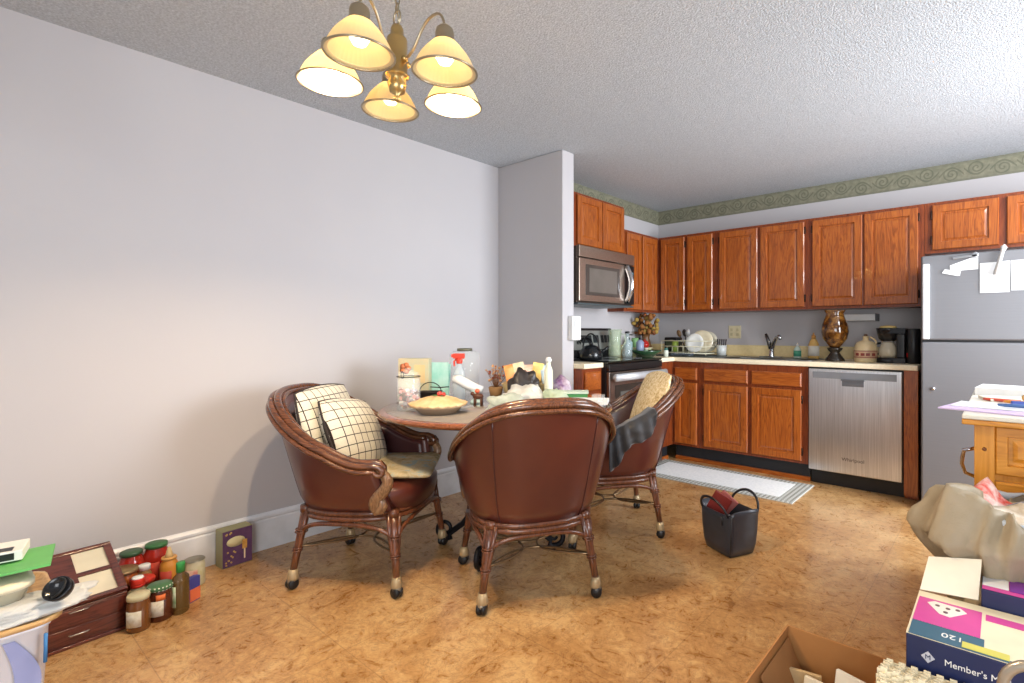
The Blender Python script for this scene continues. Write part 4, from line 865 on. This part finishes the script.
jar('red sauce jar with green lid next to the chest, at the back',-2.93,.525,.19,.046,gl('sauce_red',(176,44,30)),M('lid_dkgreen',(62,92,66),.35),.016)
jar('red sauce jar with bright green lid by the baseboard',-2.925,0.610,.2,.048,gl('sauce_red',(176,44,30)),GRL,.016,labelc=M('label_red',(206,70,50),.6))
jar('wide jar with tan metal lid and orange contents beside the chest',-2.845,.485,.15,.05,gl('salsa',(170,96,50)),TAN,.014,.95,labelc=M('label_orange',(204,110,60),.6))
jar('small bottle with white cap in the middle of the jars',-2.83,0.550,.15,.026,gl('spice',(156,120,80)),WHITE(),.02,.75,labelc=LW,cat='bottle',name='small_bottle')
t=jar('orange squeeze bottle with pointed nozzle by the baseboard',-2.835,0.635,.155,.033,M('mustard',(212,142,58),.35),M('mustard_cap',(214,160,90),.4),.01,.8,labelc=M('label_red2',(186,66,50),.5),cat='bottle',name='squeeze_bottle')
MB().lathe([(.016,.155),(.012,.17),(.005,.195),(.001,.197)],n=12).build('nozzle',M('nozzle_tan',(206,180,130),.4),t)
jar('low jar with flat red lid in the middle row',-2.765,.53,.12,.04,gl('relish',(160,120,62)),RDL,.016,1.0,labelc=LW)
t=jar('pale bottle with ridged red and white cap in front of the chest',-2.665,.497,.14,.036,gl('garlic',(186,182,150),.7),RDL,.012,.6,cat='bottle',name='pale_bottle')
MB().lathe([(.022,.14),(.026,.144),(.022,.148),(.026,.152),(.022,.156),(.025,.16),(.001,.161)],n=18).build('ridged_cap',RDL,t); MB().lathe([(.001,.1612),(.02,.1612),(.018,.167),(.001,.168)],n=18).build('cap_top',WHITE(),t)
jar('brown jar with cream lid, frontmost next to the chest',-2.572,.482,.135,.037,gl('syrup',(122,74,36)),M('lid_cream',(206,198,160),.4),.018,.9,labelc=LW)
t=jar('dark jam jar with green checked lid and orange sticker',-2.605,.555,.135,.042,gl('jam',(88,40,24)),grid_mat('checked_lid',(214,216,200),(70,110,70),.012,.3),.016,.95,labelc=LW)
m=MB(); m.grid(lambda a,b:(.0436*math.cos(R(-30+40*a)),.0436*math.sin(R(-30+40*a)),.085+.022*b),6,1); m.build('price_sticker',M('orange_sticker',(230,120,60),.6),t,solid=.0008)
jar('tall dressing bottle with green cap at the front of the jars',-2.6,0.620,.2,.036,gl('dressing',(96,72,34)),M('cap_green',(50,140,70),.35),.036,.5,labelc=M('label_green',(120,170,110),.5,var=(214,220,196),vs=30),cat='bottle',name='dressing_bottle',ey=.75,rz=-40)
jar('tin can with pale green and red paper label by the baseboard',-2.83,0.725,.115,.04,M('can_label',(190,186,140),.5,var=(206,200,176),vs=25),M('can_top',(160,156,140),.35,.8),.004,.96,labelc=M('label_redw',(214,190,170),.5,var=(180,60,50),vs=20),cat='can',name='tin_can')
t=thing('snack_packet','small crumpled red and orange packet beside the tin can','packet',(-2.73,0.685,0)); MB().rings([[(x,y,z) for x,y in rr(-a,a,-b,b,.004,2)] for a,b,z in ((.03,.02,0),(.032,.022,.012),(.026,.014,.022))]).build('wrapper',M('red_wrap',(206,90,60),.4),t)
t=thing('seasoning_carton','small blue and orange seasoning carton behind the dressing bottle','carton',(-2.665,0.675,0),R(30)); MB().box(-.014,.014,-.025,.025,0,.1).build('carton_body',M('blue_box',(64,66,140),.5),t,bevel=.002); MB().box(.0142,.0155,-.024,.024,.005,.055).build('orange_panel',M('orange_panel',(220,110,70),.5),t)
# purple snack box
t=thing('snack_box','purple snack box with ice-cream bar picture against the baseboard','box',(-2.938,.915,0),R(4))
MB().box(-.04,.035,-.066,.066,0,.178).build('carton_body',M('box_sage',(150,148,110),.5),t,bevel=.002)
m=MB(); m.obox((.0362,0,.089),(.0022,.128,.172)); m.build('front_print',M('box_purple',(84,56,92),.45,var=(96,66,100),vs=30),t)
m=MB(); m.lathe([(.001,0),(1,0),(1,.0012),(.001,.0012)],(.0375,-.008,.118),24,m=Matrix.Rotation(PI/2,3,'Y')@Matrix.Scale(.024,3,(1,0,0))@Matrix.Scale(.04,3,(0,1,0))@Matrix.Scale(1,3,(0,0,1))); m.build('cloud_label',M('box_cream',(216,206,160),.5),t)
m=MB(); m.prism(rr(-.016,.016,-.028,.028,.014,4),0,.002,m=Matrix.Translation((.0378,.03,.095)).to_3x3()@Matrix.Rotation(PI/2,3,'Y')@Matrix.Rotation(PI/2,3,'Z')) if False else None
m=MB(); m.obox((.0392,.03,.095),(.002,.022,.045)); m.build('bar_print',M('bar_gold',(206,158,84),.5,var=(180,130,60),vs=60),t,bevel=.006); m=MB(); m.obox((.0388,.03,.05),(.0014,.006,.05)); m.build('stick_print',M('stick',(226,206,170),.5),t)
m=MB(); rn=random.Random(8)
for k in range(16): m.sphere((.0376,rn.uniform(-.055,.0),rn.choice((rn.uniform(.01,.075),rn.uniform(.15,.17)))),.0045,4,sz=1)
dp=m.build('dot_print',M('dots',(210,176,100),.5),t); dp['kind']='stuff'
# wooden recipe chest
t=thing('wooden_chest','dark brown wooden chest with two framed panels in its sloping lid','chest',(-2.73,.285,0),R(4))
DW_=wood('mahogany',(86,38,30),(104,48,36),(56,24,20),.22,'y',1,.5)
X0,X1,Y_0,Y_1=-.11,.125,-.21,.165
m=MB(); m._add([(x,y,z) for y in (Y_0,Y_1) for x,z in ((X0,.0),(X1,.0),(X1,.14),(X0,.14))],[(0,1,2,3),(7,6,5,4),(0,4,5,1),(1,5,6,2),(2,6,7,3),(3,7,4,0)]); m.build('body',DW_,t,bevel=.003)
m=MB(); m.box(X1-.002,X1+.008,Y_0-.004,Y_1+.004,0,.012); m.build('base_moulding',DW_,t,bevel=.002)
m=MB(); m.box(X1+.0005,X1+.004,Y_0+.01,Y_1-.01,.018,.072); d1=m.build('drawer',DW_,t,bevel=.002)
m=MB(); m.box(X1+.0005,X1+.004,Y_0+.01,Y_1-.01,.078,.134); d2=m.build('drawer',DW_,t,bevel=.002)
m=MB(); m.tube([(X1+.0045,.0,.046),(X1+.012,.005,.046),(X1+.012,.05,.046),(X1+.0045,.055,.046)],.003,6); m.build('drawer_pull',M('pull_silver',(206,196,184),.25,.8),d1)
m=MB(); m.tube([(X1+.0045,.0,.128),(X1+.01,.005,.128),(X1+.01,.05,.128),(X1+.0045,.055,.128)],.002,6); m.build('drawer_pull',M('pull_silver',(206,196,184)),d2)
# sloping framed lid: plane from front edge up to the wall side
A_=Vector((X1-.004,0,.142)); B_=Vector((X0+.0,0,.268)); ex=(B_-A_).normalized(); nz=Vector((0,1,0)).cross(ex).normalized(); 
if nz.z<0: nz=-nz
LN=(B_-A_).length
lidT=lambda p:A_+ex*p[0]+Vector((0,1,0))*p[1]+nz*p[2]
m=MB(lidT); 
for a,b,c_,d in ((0,.016,Y_0,Y_1),(LN-.016,LN,Y_0,Y_1),(LN/2-.008,LN/2+.008,.045,Y_1-.02),(.016,LN-.016,Y_1-.024,Y_1),(.016,LN-.016,Y_0,.045)): m.box(a,b,c_,d,0,.014)
lid=m.build('lid_frame',DW_,t,bevel=.001)
for a,b in ((.016,LN/2-.008),(LN/2+.008,LN-.016)):
    m=MB(lidT); m.box(a,b,.045,Y_1-.024,.0,.006); m.build('cream_panel',M('cream_linen',(222,214,190),.7),lid)
m=MB(); m._add([(x,y,z) for y in (Y_0+.001,Y_1-.001) for x,z in ((X0,.1405),(X1-.01,.1405),(X0,.263))],[(0,1,2),(5,4,3),(0,3,4,1),(1,4,5,2),(2,5,3,0)]); m.build('lid_box',DW_,t)
# ------------------------------------------------------------------ handbag
t=thing('handbag','black leather bucket handbag open on the floor by the rug','handbag',(-1.115,2.60,0),R(-25))
HB=M('bag_leather',(40,44,52),.3,var=(48,52,62),vs=6,coat=.2)
def hbr(a,b,z,n=48,e=.28): return [(a*sgnp(math.cos(2*PI*i/n),e),b*sgnp(math.sin(2*PI*i/n),e),z+(0 if z<.2 else .012*math.cos(4*PI*i/n))) for i in range(n)]
m=MB(); m.rings([hbr(.09,.075,0),hbr(.1,.085,.005),hbr(.112,.094,.05),hbr(.12,.098,.12),hbr(.124,.1,.2),hbr(.128,.1,.225),hbr(.123,.095,.227),hbr(.12,.09,.15),hbr(.1,.075,.03),hbr(.03,.02,.025)]); m.build('body',HB,t)
for sx_ in (-1,1):
    m=MB(); m.tube([(sx_*.11*math.cos(q)*.9+(-.0),.0+sx_*-.098-.055*math.sin(q)*sx_*.6,.21+.08*math.sin(q)) for q in [PI*i/16 for i in range(17)]],.0055,8,flat=1.3); m.build('strap',M('strap_black',(30,32,38),.35),t)
for q in (.35,.65,-.35,-.65):
    pass
m=MB(); m.tube([(.118,-.092,.21),(.115,-.091,.12),(.108,-.088,.05),(.096,-.08,.006)],.004,6); m.tube([(.06,-.101,.205),(.06,-.1005,.16)],.006,6); m.build('seam_trim',M('strap_black',(30,32,38)),t)
m=MB(); m.lathe([(.001,-.003),(.01,-.003),(.01,.003),(.001,.003)],(-.1,-.09,.215),10,m=Matrix.Rotation(PI/2,3,'X')); m.lathe([(.001,-.003),(.01,-.003),(.01,.003),(.001,.003)],(.1,-.09,.215),10,m=Matrix.Rotation(PI/2,3,'X')); m.build('strap_rivets',STEEL(),t)
t=thing('wallet','dark red folding wallet sticking out of the black handbag','wallet',(-1.16,2.60,.175),R(20))
m=MB(); m.obox((-.01,0,.05),(.1,.012,.12),Matrix.Rotation(R(28),3,'Y')@Matrix.Rotation(R(8),3,'X')); m.build('front_flap',M('wallet_red',(122,44,40),.3),t,bevel=.004)
m=MB(); m.obox((.012,.018,.045),(.1,.01,.12),Matrix.Rotation(R(40),3,'Y')); m.build('back_flap',M('wallet_red2',(160,90,84),.35),t,bevel=.004)
# ------------------------------------------------------------------ tote and things on it, left foreground
t=thing('storage_tote','white storage tote with lilac swoosh print in the left foreground','storage box',(-2.02,-.07,0))
m=MB(); m.rings([[(x,y,z) for x,y in rr(-a,a,-b,b,.03,4)] for a,b,z in ((.165,.22,0),(.17,.225,.01),(.19,.245,.412),(.194,.249,.413),(.194,.249,.42),(.185,.24,.42),(.165,.22,.02))]); m.build('tub',M('tote_white',(228,232,242),.35),t)
LIL=M('lilac_print',(146,152,192),.5)
def swoosh(y0,z0,w,h,side=1):
    P1=[(y0+w*math.sin(PI*i/16)*side,z0+h*i/16) for i in range(17)]; P2=[(y0+w*.45*math.sin(PI*i/16)*side-.02,z0+h*i/16) for i in range(16,-1,-1)]
    return P1+P2
for (y0,z0,w,h) in ((.185,.18,.045,.22),(.08,.13,.085,.27),(-.07,.1,.08,.28)):
    m=MB(lambda p:(.1852+(p[1]/.42)*.0165+p[2]-.0105,p[0],p[1])); m.prism(swoosh(y0,z0,w,h),0,.0022); m.build('swoosh_print',LIL,t)
m=MB(); m.tube([(.2,.235,.33),(.201,.236,.40)],.004,6); m.build('blue_tape',M('blue_tape',(60,120,176),.5),t)
o=MB().rings([[(x,y,z) for x,y in rr(-a,a,-b,b,.05,4)] for a,b,z in ((.19,.26,0),(.2,.27,.006),(.2,.27,.016),(.19,.262,.016),(.185,.257,.008))]).build('wooden_tray',wood('tray_tan',(190,150,96),(206,168,116),(160,118,70),.4,'y'),loc=(-2.01,-.07,.4205)); tag(o,'tan wooden tray lying on top of the storage tote','tray')
crumple('plastic_bag','crumpled white plastic bag spread along the tray edge','plastic bag',(-1.885,.07,.4375),(.14,.36,.045),WHB,41,.22,0,5)
t=thing('casserole_dish','glass casserole dish with cream plastic lid on the tote','dish',(-1.955,-.02,.452),R(2))
m=MB(); m.rings([[(x,y,z) for x,y in rr(-a,a,-b,b,.04,4)] for a,b,z in ((.08,.15,.0),(.095,.165,.05),(.1,.17,.055),(.09,.16,.05),(.075,.145,.006))]); m.build('dish_body',glass('dish_glass',(206,200,176),.7),t)
m=MB(); m.rings([[(x,y,z) for x,y in rr(-a,a,-b,b,.045,4)] for a,b,z in ((.103,.173,.0555),(.103,.173,.066),(.09,.16,.072),(.02,.05,.073))]); m.build('dish_lid',M('cream_plastic',(222,212,184),.4),t)
t=thing('black_cup_lid','black round travel cup lid lying tilted on the white bag','cup lid',(-1.838,.195,.488),R(20))
rm=Matrix.Rotation(R(-58),3,'Z')@Matrix.Rotation(R(52),3,'Y')
MB().lathe([(.001,0),(.023,0),(.028,.004),(.029,.02),(.025,.022),(.023,.01),(.001,.008)],(0,0,0),24,m=rm).build('lid_body',M('gloss_black',(26,26,30),.15),t)
MB().tube([rm@Vector((.022*math.cos(q),.022*math.sin(q),.023+.01*math.sin(q*1))) for q in [PI*i/12 for i in range(13)]],.0028,6).build('lid_handle',BLACK(),t)
o=MB().obox((0,0,0),(.22,.36,.006)).build('green_folder',M('green_folder',(96,176,92),.5),loc=(-1.995,.015,.541),rot=(R(1),R(-4),R(-8))); tag(o,'bright green folder lying on top of the casserole dish','folder')
t=thing('white_carton','white flat carton with small black square behind the green folder','carton',(-2.03,.03,.552),R(-14)); 
t.rotation_euler=(R(0),R(0),R(-12)); MB().box(-.05,.05,-.16,.12,0,.025).build('carton_body',M('carton_white',(230,228,222),.5),t,bevel=.002)
m=MB(); m.box(.0505,.051,.08,.105,.004,.021); m.box(.01,.04,.07,.1,.0252,.0258); m.build('black_square',BLACK(),t)
# ------------------------------------------------------------------ right side: cart, bin, boxes
PW=wood('pine_orange',(200,134,44),(214,150,60),(178,112,34),.35,'z',.6); PWX=wood('pine_orange_x',(200,134,44),(214,150,60),(178,112,34),.35,'x',.6)
t=thing('kitchen_cart','honey pine kitchen cart with white top beside the refrigerator','kitchen cart',(.2,2.5,0)); c=Vector(t.location)
TT=lambda p:Vector(p)-c
MB(TT).box(-.1,.5,1.99,2.98,.85,.866).build('top_edge',PWX,t,bevel=.003); MB(TT).box(-.1,.5,1.99,2.98,.8665,.88).build('white_top',M('cart_white',(226,222,208),.4),t,bevel=.004)
m=MB(TT); 
for x in (-.07,.42):
    for y in (2.02,2.9): m.box(x,x+.05,y,y+.05,.0,.849)
m.box(-.055,.455,2.04,2.93,.12,.83); m.build('carcass',PW,t,bevel=.002)
CF=lambda p:Vector((p[0],2.0395-p[1],p[2]))-c
for z0,z1 in ((.70,.849),(.3,.68)):
    m=MB(CF); add_door(m,-.02,.42,z0,z1,.018,.03 if z1>.8 else .045); m.build('panel',PWX,t)
m=MB(TT); m.tube([(-.0705,2.1,.76),(-.1,2.1,.75),(-.108,2.14,.70),(-.1,2.18,.66),(-.0705,2.18,.65)],.006,8); m.build('towel_ring',CHROME(),t)
m=MB(CF); m.lathe([(.001,0),(.006,0),(.004,.004),(.001,.004)],(-.045,.02,.775),8,m=Matrix.Rotation(-PI/2,3,'X')); m.build('knot_plug',M('knot',(120,70,30),.5),t)
def sheet(name,label,cat,x,y,w,d,rz,z,mat,h=.002): 
    o=MB().box(-w/2,w/2,-d/2,d/2,0,h).build(name,mat,loc=(x,y,z),rot=(0,0,R(rz))); return tag(o,label,cat)
sheet('lilac_folder','lilac paper folder overhanging the left side of the cart','folder',.0,2.17,.3,.22,-12,.8805,M('lilac_paper',(206,186,222),.6),.004)
sheet('white_sheet','white sheet lying on the lilac folder on the cart','paper',.0,2.22,.26,.16,-8,.885,PAP,.002)
sheet('white_envelope_stack','stack of white envelopes at the back of the cart top','envelopes',.08,2.72,.32,.2,-6,.8805,PAP,.03)
sheet('folded_paper','folded white paper leaning on the envelopes on the cart','paper',.02,2.5,.16,.12,20,.8805,M('cream_paper',(236,230,214),.6),.01)
for nm,lb,x,y,a,c_ in (('red_marker','red marker pen on the cart beside the lilac folder',-.0,2.42,-10,(206,84,64)),('blue_pen','blue pen lying on the lilac folder',.045,2.19,-4,(70,104,160)),('orange_pencil','orange pencil lying behind the blue pen',.06,2.38,-8,(226,150,60))):
    z=.8895+.006 if nm=='blue_pen' else .8805+.007
    o=MB().lathe([(.001,-.06),(.004,-.058),(.006,-.04),(.006,.05),(.001,.052)],(0,0,0),10,m=Matrix.Rotation(PI/2,3,'Y')).build(nm,M(nm,c_,.4),loc=(x,y,z),rot=(0,0,R(a))); tag(o,lb,'pen')
t=thing('tape_dispenser','small blue tape dispenser on the kitchen cart','tape dispenser',(.06,2.3,.8805),R(10)); MB().box(-.04,.03,-.012,.012,0,.02).build('base',M('disp_blue',(70,90,170),.4),t,bevel=.004); MB().lathe([(.012,-.01),(.026,-.01),(.026,.01),(.012,.01)],(.0,0,.032),18,m=Matrix.Rotation(PI/2,3,'X')@Matrix.Scale(.45,3)).build('tape_roll',M('tape_amber',(196,150,90),.4),t)
# waste bin with bag
BX_,BY_=.06,1.80
t=thing('waste_bin','waste bin lined with a loose beige plastic bag before the kitchen cart','waste bin',(BX_,BY_,0))
MB().lathe([(.001,0),(.12,0),(.125,.01),(.15,.63),(.157,.635),(.157,.645),(.145,.645),(.12,.02),(.001,.015)],n=32).build('bin_body',M('bin_beige',(196,178,140),.5),t)
BAG=translucent('beige_bag',(204,190,164),.3,.26,.8,var=(184,168,140))
m=MB(); N=160; rs=[]
for j in range(36):
    q=j/35; ring=[]
    for i in range(N):
        a=2*PI*i/N; dl=max(0,math.cos(a-R(219)))**4      # loose side faces the room
        cx_,sx_=math.cos(a),math.sin(a)
        rd=lambda f,o: 1-2*abs(noise.noise(Vector((cx_*f,sx_*f,q*2.2+o))))
        fold=.022*(rd(2.6,1)-.6)+.022*(rd(5.5,7)-.6)+.012*(rd(12,3)-.6)
        if q<.18: e=q/.18; r_=.115+.05*e; z=.48+.18*e
        else:
            e=(q-.18)/.82; pk=max(0,1-abs(e-.3)/(.3 if e<.3 else .42))
            r_=.168+.02*math.sin(PI*min(1,e*1.3))+dl*.105*pk; z=.662+.085*dl*max(0,1-abs(e-.1)*5)-.27*e**1.15+.02*dl*pk
        r_+=fold*min(1,q*5)*(.7+dl)
        ring.append((r_*cx_,r_*sx_*.97,z+.014*(rd(3,4)-.5)*min(1,q*5)))
    rs.append(ring)
m.rings(rs,True,False); m.build('bin_bag',BAG,t,solid=.0015)
m=MB(); m.tube([(.16*math.cos(2*PI*i/60),.16*math.sin(2*PI*i/60),.664+.006*math.sin(i*1.3)) for i in range(60)],[.007+.004*math.sin(i*1.1) for i in range(60)],8,True); m.build('liner_rim',translucent('liner_white',(222,228,236),.4,.3),t)
for nm,lb,dx,dy,rot_,c_,sz in (('junk_mail','folded brown and white mail flyer in the waste bin',-.01,-.06,(30,-20,30),(190,170,140),(.18,.11,.004)),('red_packet','red and white crumpled packet on top of the waste bin',-.07,.04,(20,25,-20),(206,56,36),(.12,.09,.012)),('newspaper','grey newspaper page tucked in the waste bin',.04,.05,(-30,10,60),(150,150,160),(.16,.12,.004))):
    o=MB().grid(lambda a,b:((a-.5)*sz[0],(b-.5)*sz[1],.02*math.sin(a*5+b*2)),14,8).build(nm,M('m_'+nm,c_,.5,var=(232,226,214) if nm!='newspaper' else None,vs=22),loc=(BX_+dx,BY_+dy,.665),rot=tuple(R(q) for q in rot_),solid=.003); tag(o,lb,'rubbish')
# coffee pod cartons
NAVY=M('navy_card',(34,42,82),.35); PINK=M('pink_print',(206,74,152),.4); TEAL=M('teal_print',(60,100,124),.4); CRM=M('cream_card',(232,222,192),.5); YEL=M('yellow_print',(206,200,96),.5)
t=thing('coffee_carton','navy coffee carton with pink label, on the floor in the right foreground','carton',(.04,1.4,.0),R(0)); BZ=.5
MB().box(-.2,.24,-.115,.115,.24,BZ).build('carton_body',NAVY,t,bevel=.003)
MB().box(-.2,.24,-.115,.115,0,.2385).build('lower_body',NAVY,t,bevel=.003)
z=BZ+.0004
m=MB(); m.box(-.2,.24,-.114,.114,z,z+.001); m.build('top_card',CRM,t)
m=MB(); m.box(-.196,-.077,-.046,.08,z+.0012,z+.002); m.build('pink_panel',PINK,t)
m=MB(); m.box(-.196,-.07,-.113,-.048,z+.0012,z+.002); m.box(-.07,.236,-.113,-.104,z+.0012,z+.002); m.build('teal_band',TEAL,t)
m=MB(); m.box(-.07,.235,.045,.075,z+.0012,z+.002); m.build('pink_strip',PINK,t)
m=MB(); m.box(-.105,-.03,-.108,-.084,z+.0022,z+.003); m.build('yellow_strip',YEL,t)
m=MB(); m.prism([(-.178,.055),(-.165,.07),(-.115,.066),(-.103,.05),(-.132,.008),(-.152,.012)],z+.0022,z+.003); m.build('white_emblem',M('emblem_white',(238,230,220),.5),t)
m=MB()
for x,y in ((-.158,.05),(-.138,.047),(-.12,.052),(-.141,.025)): m.sphere((x,y,z+.0035),.005,5,sz=.3)
m.build('emblem_pods',M('pod_brown',(110,84,90),.5),t)
text('120',.026,WHITE(),t,(-.122,-.08,z+.0022),(0,0,PI))
text("Member's Mark",.0175,WHITE(),t,(-.078,-.1156,.4635),(PI/2,0,0))
m=MB(); m.prism([(-.173,.464),(-.161,.476),(-.149,.464),(-.161,.452)],0,.001,m=Matrix.Rotation(PI/2,3,'X')); m.build('diamond_logo',M('logo_grey',(196,196,206),.4),t,loc=(0,-.1155,0))
text('M',.014,NAVY,t,(-.161,-.1172,.464),(PI/2,0,0))
m=MB(lambda p:p-Vector((.04,1.4,0))); m._add([(-.159,1.516,.503),(-.045,1.516,.513),(-.04,1.585,.585),(-.147,1.58,.565)],[(0,1,2,3)]); m.build('open_flap',M('white_card',(232,226,208),.5),t,solid=.003)
t=thing('coffee_carton','pink and purple topped coffee carton behind the navy one, partly under the bag','carton',(.15,1.565,0)); 
MB().box(-.19,.15,-.045,.045,0,.54).build('carton_body',NAVY,t,bevel=.003); m=MB(); m.box(-.188,.148,-.043,.043,.5405,.5415); m.build('pink_top',PINK,t); m=MB(); m.box(-.188,-.14,-.024,.04,.542,.543); m.build('white_label',PAP,t); m=MB(); m.box(-.138,-.1,-.026,.043,.542,.543); m.build('purple_band',M('purple_print',(120,50,150),.4),t)
# file cards
t=thing('card_carton','low white carton holding a row of cream file cards','carton',(-.115,1.2,0)); m=MB(); m.box(-.09,.085,-.11,.065,0,.3); m.build('carton_body',CRM,t,bevel=.002)
card=None; rn=random.Random(11)
for k in range(20):
    y=1.262-.0083*k
    if card is None:
        m=MB(); m.box(-.08,.08,-.0022,.0022,0,.13)
        for q in range(7): m.box(-.074+.022*q,-.062+.022*q,-.0024,.0024,.13,.135)
        card=m.build('file_card',M('card_cream',(236,226,196),.6)); o=card
        tag(card,'cream file card standing in the row before the navy coffee carton','file card','file cards in the carton')
    else: o=card.copy(); COL.objects.link(o)
    o.location=(-.118+rn.uniform(-.006,.006),y,.3005+rn.uniform(0,.012)-.0006*k); o.rotation_euler=(R(-3),0,R(rn.uniform(-2,2)))
# open cardboard box
CB=M('cardboard',(176,124,72),.7,var=(166,114,64),vs=5); CBI=M('cardboard_in',(160,112,66),.75)
t=thing('cardboard_box','open brown cardboard box of booklets at the bottom of the picture','cardboard box',(-.365,1.36,0))
w,d,h,th=.127,.2,.28,.005
MB().box(-w,w,-d,d,0,.006).build('base',CB,t)
for (a,b,c_,e) in ((-w,-w+th,-d,d),(w-th,w,-d,d),(-w+th,w-th,d-th,d),(-w+th,w-th,-d,-d+th)):
    MB().box(a,b,c_,e,.0065,h).build('side_wall',CB,t)
m=MB(); m.obox((-w+.03,.07,h-.07),(.003,.22,.1),Matrix.Rotation(R(-24),3,'Y')); m.build('inner_flap',CBI,t)
for k,(x,y,tl,rz,lb,c_,hh) in enumerate([(-.425,1.46,-8,10,'tan booklet standing leftmost in the cardboard box',(196,168,124),.2),(-.37,1.40,-14,-8,'cream booklet in the middle of the cardboard box',(228,218,194),.215),(-.31,1.44,-14,-14,'large white booklet standing at the right in the cardboard box',(240,236,224),.235),(-.33,1.33,-16,-6,'white booklet lying nearest the camera in the cardboard box',(232,230,220),.2)]):
    o=MB().box(-.05,.05,-.007,.007,0,hh).build('booklet',M('bk%d'%k,c_,.6),loc=(x,y,.009),rot=(R(tl),0,R(rz)),bevel=.002); tag(o,lb,'booklet')
# bent metal tube frame at right bottom
t=thing('folding_chair_frame','pale bent metal tube of a folding chair at the bottom right corner','chair',(.12,.97,0))
TB=M('tube_beige',(176,166,150),.3,.6); pts=[(-.12,0,0),(-.12,0,.6)]+[(-.12+.04*(1-math.cos(q)),0,.625+.04*math.sin(q)) for q in [PI/2*i/6 for i in range(7)]]+[(.3,0,.665),(.34,0,.625),(.34,0,0)]
MB().tube(pts,.0075,10).build('frame_tube',TB,t)
MB().tube([(-.108,0,.3),(.33,0,.3)],.008,8).build('cross_bar',TB,t)
# ------------------------------------------------------------------ light, camera
w=bpy.data.worlds.new('World'); scene.world=w; w.use_nodes=True; bgn=w.node_tree.nodes['Background']; bgn.inputs[0].default_value=(.92,.95,1,1); bgn.inputs[1].default_value=.66
def area(name,loc,target,sx,sy,e,col=(1,1,1),spread=180):
    L=bpy.data.lights.new(name,'AREA'); L.shape='RECTANGLE'; L.size=sx; L.size_y=sy; L.energy=e; L.color=col; L.spread=R(spread)
    o=bpy.data.objects.new(name,L); COL.objects.link(o); o.location=loc; o.rotation_euler=(Vector(target)-Vector(loc)).to_track_quat('-Z','Y').to_euler(); return o
area('right_side_fill',(1.6,3.0,1.3),(-1.6,3.4,1.1),1.8,1.3,120,(.88,.93,1),140)  # added cool fill from the right to brighten the kitchen; no window built
area('kitchen_fill',(.95,3.35,2.33),(.2,3.9,.6),1.1,.35,34,(.97,.98,1))  # extra unseen light to lift the kitchen walls; has no ceiling fixture
area('rear_fill',(1.0,-1.5,1.3),(-1.2,3.4,1.5),1.8,1.6,75,(.96,.98,1))  # fill added behind the camera for ceiling and backsplash, not a modelled doorway
cam=bpy.data.cameras.new('camera'); co=bpy.data.objects.new('camera',cam); COL.objects.link(co); scene.camera=co
cam.sensor_width=36; cam.sensor_fit='HORIZONTAL'; cam.lens=36*520.76/1024
cam.shift_x=(512-583.11)/1024; cam.shift_y=(331.55-341.5)/1024
cam.clip_start=.02
co.location=(0,0,1.1363); co.rotation_euler=(PI/2,0,.6788)
vs=scene.view_settings; vs.view_transform='Standard'; vs.look='None'; vs.gamma=1; vs.exposure=-.04; vs.use_curve_mapping=False
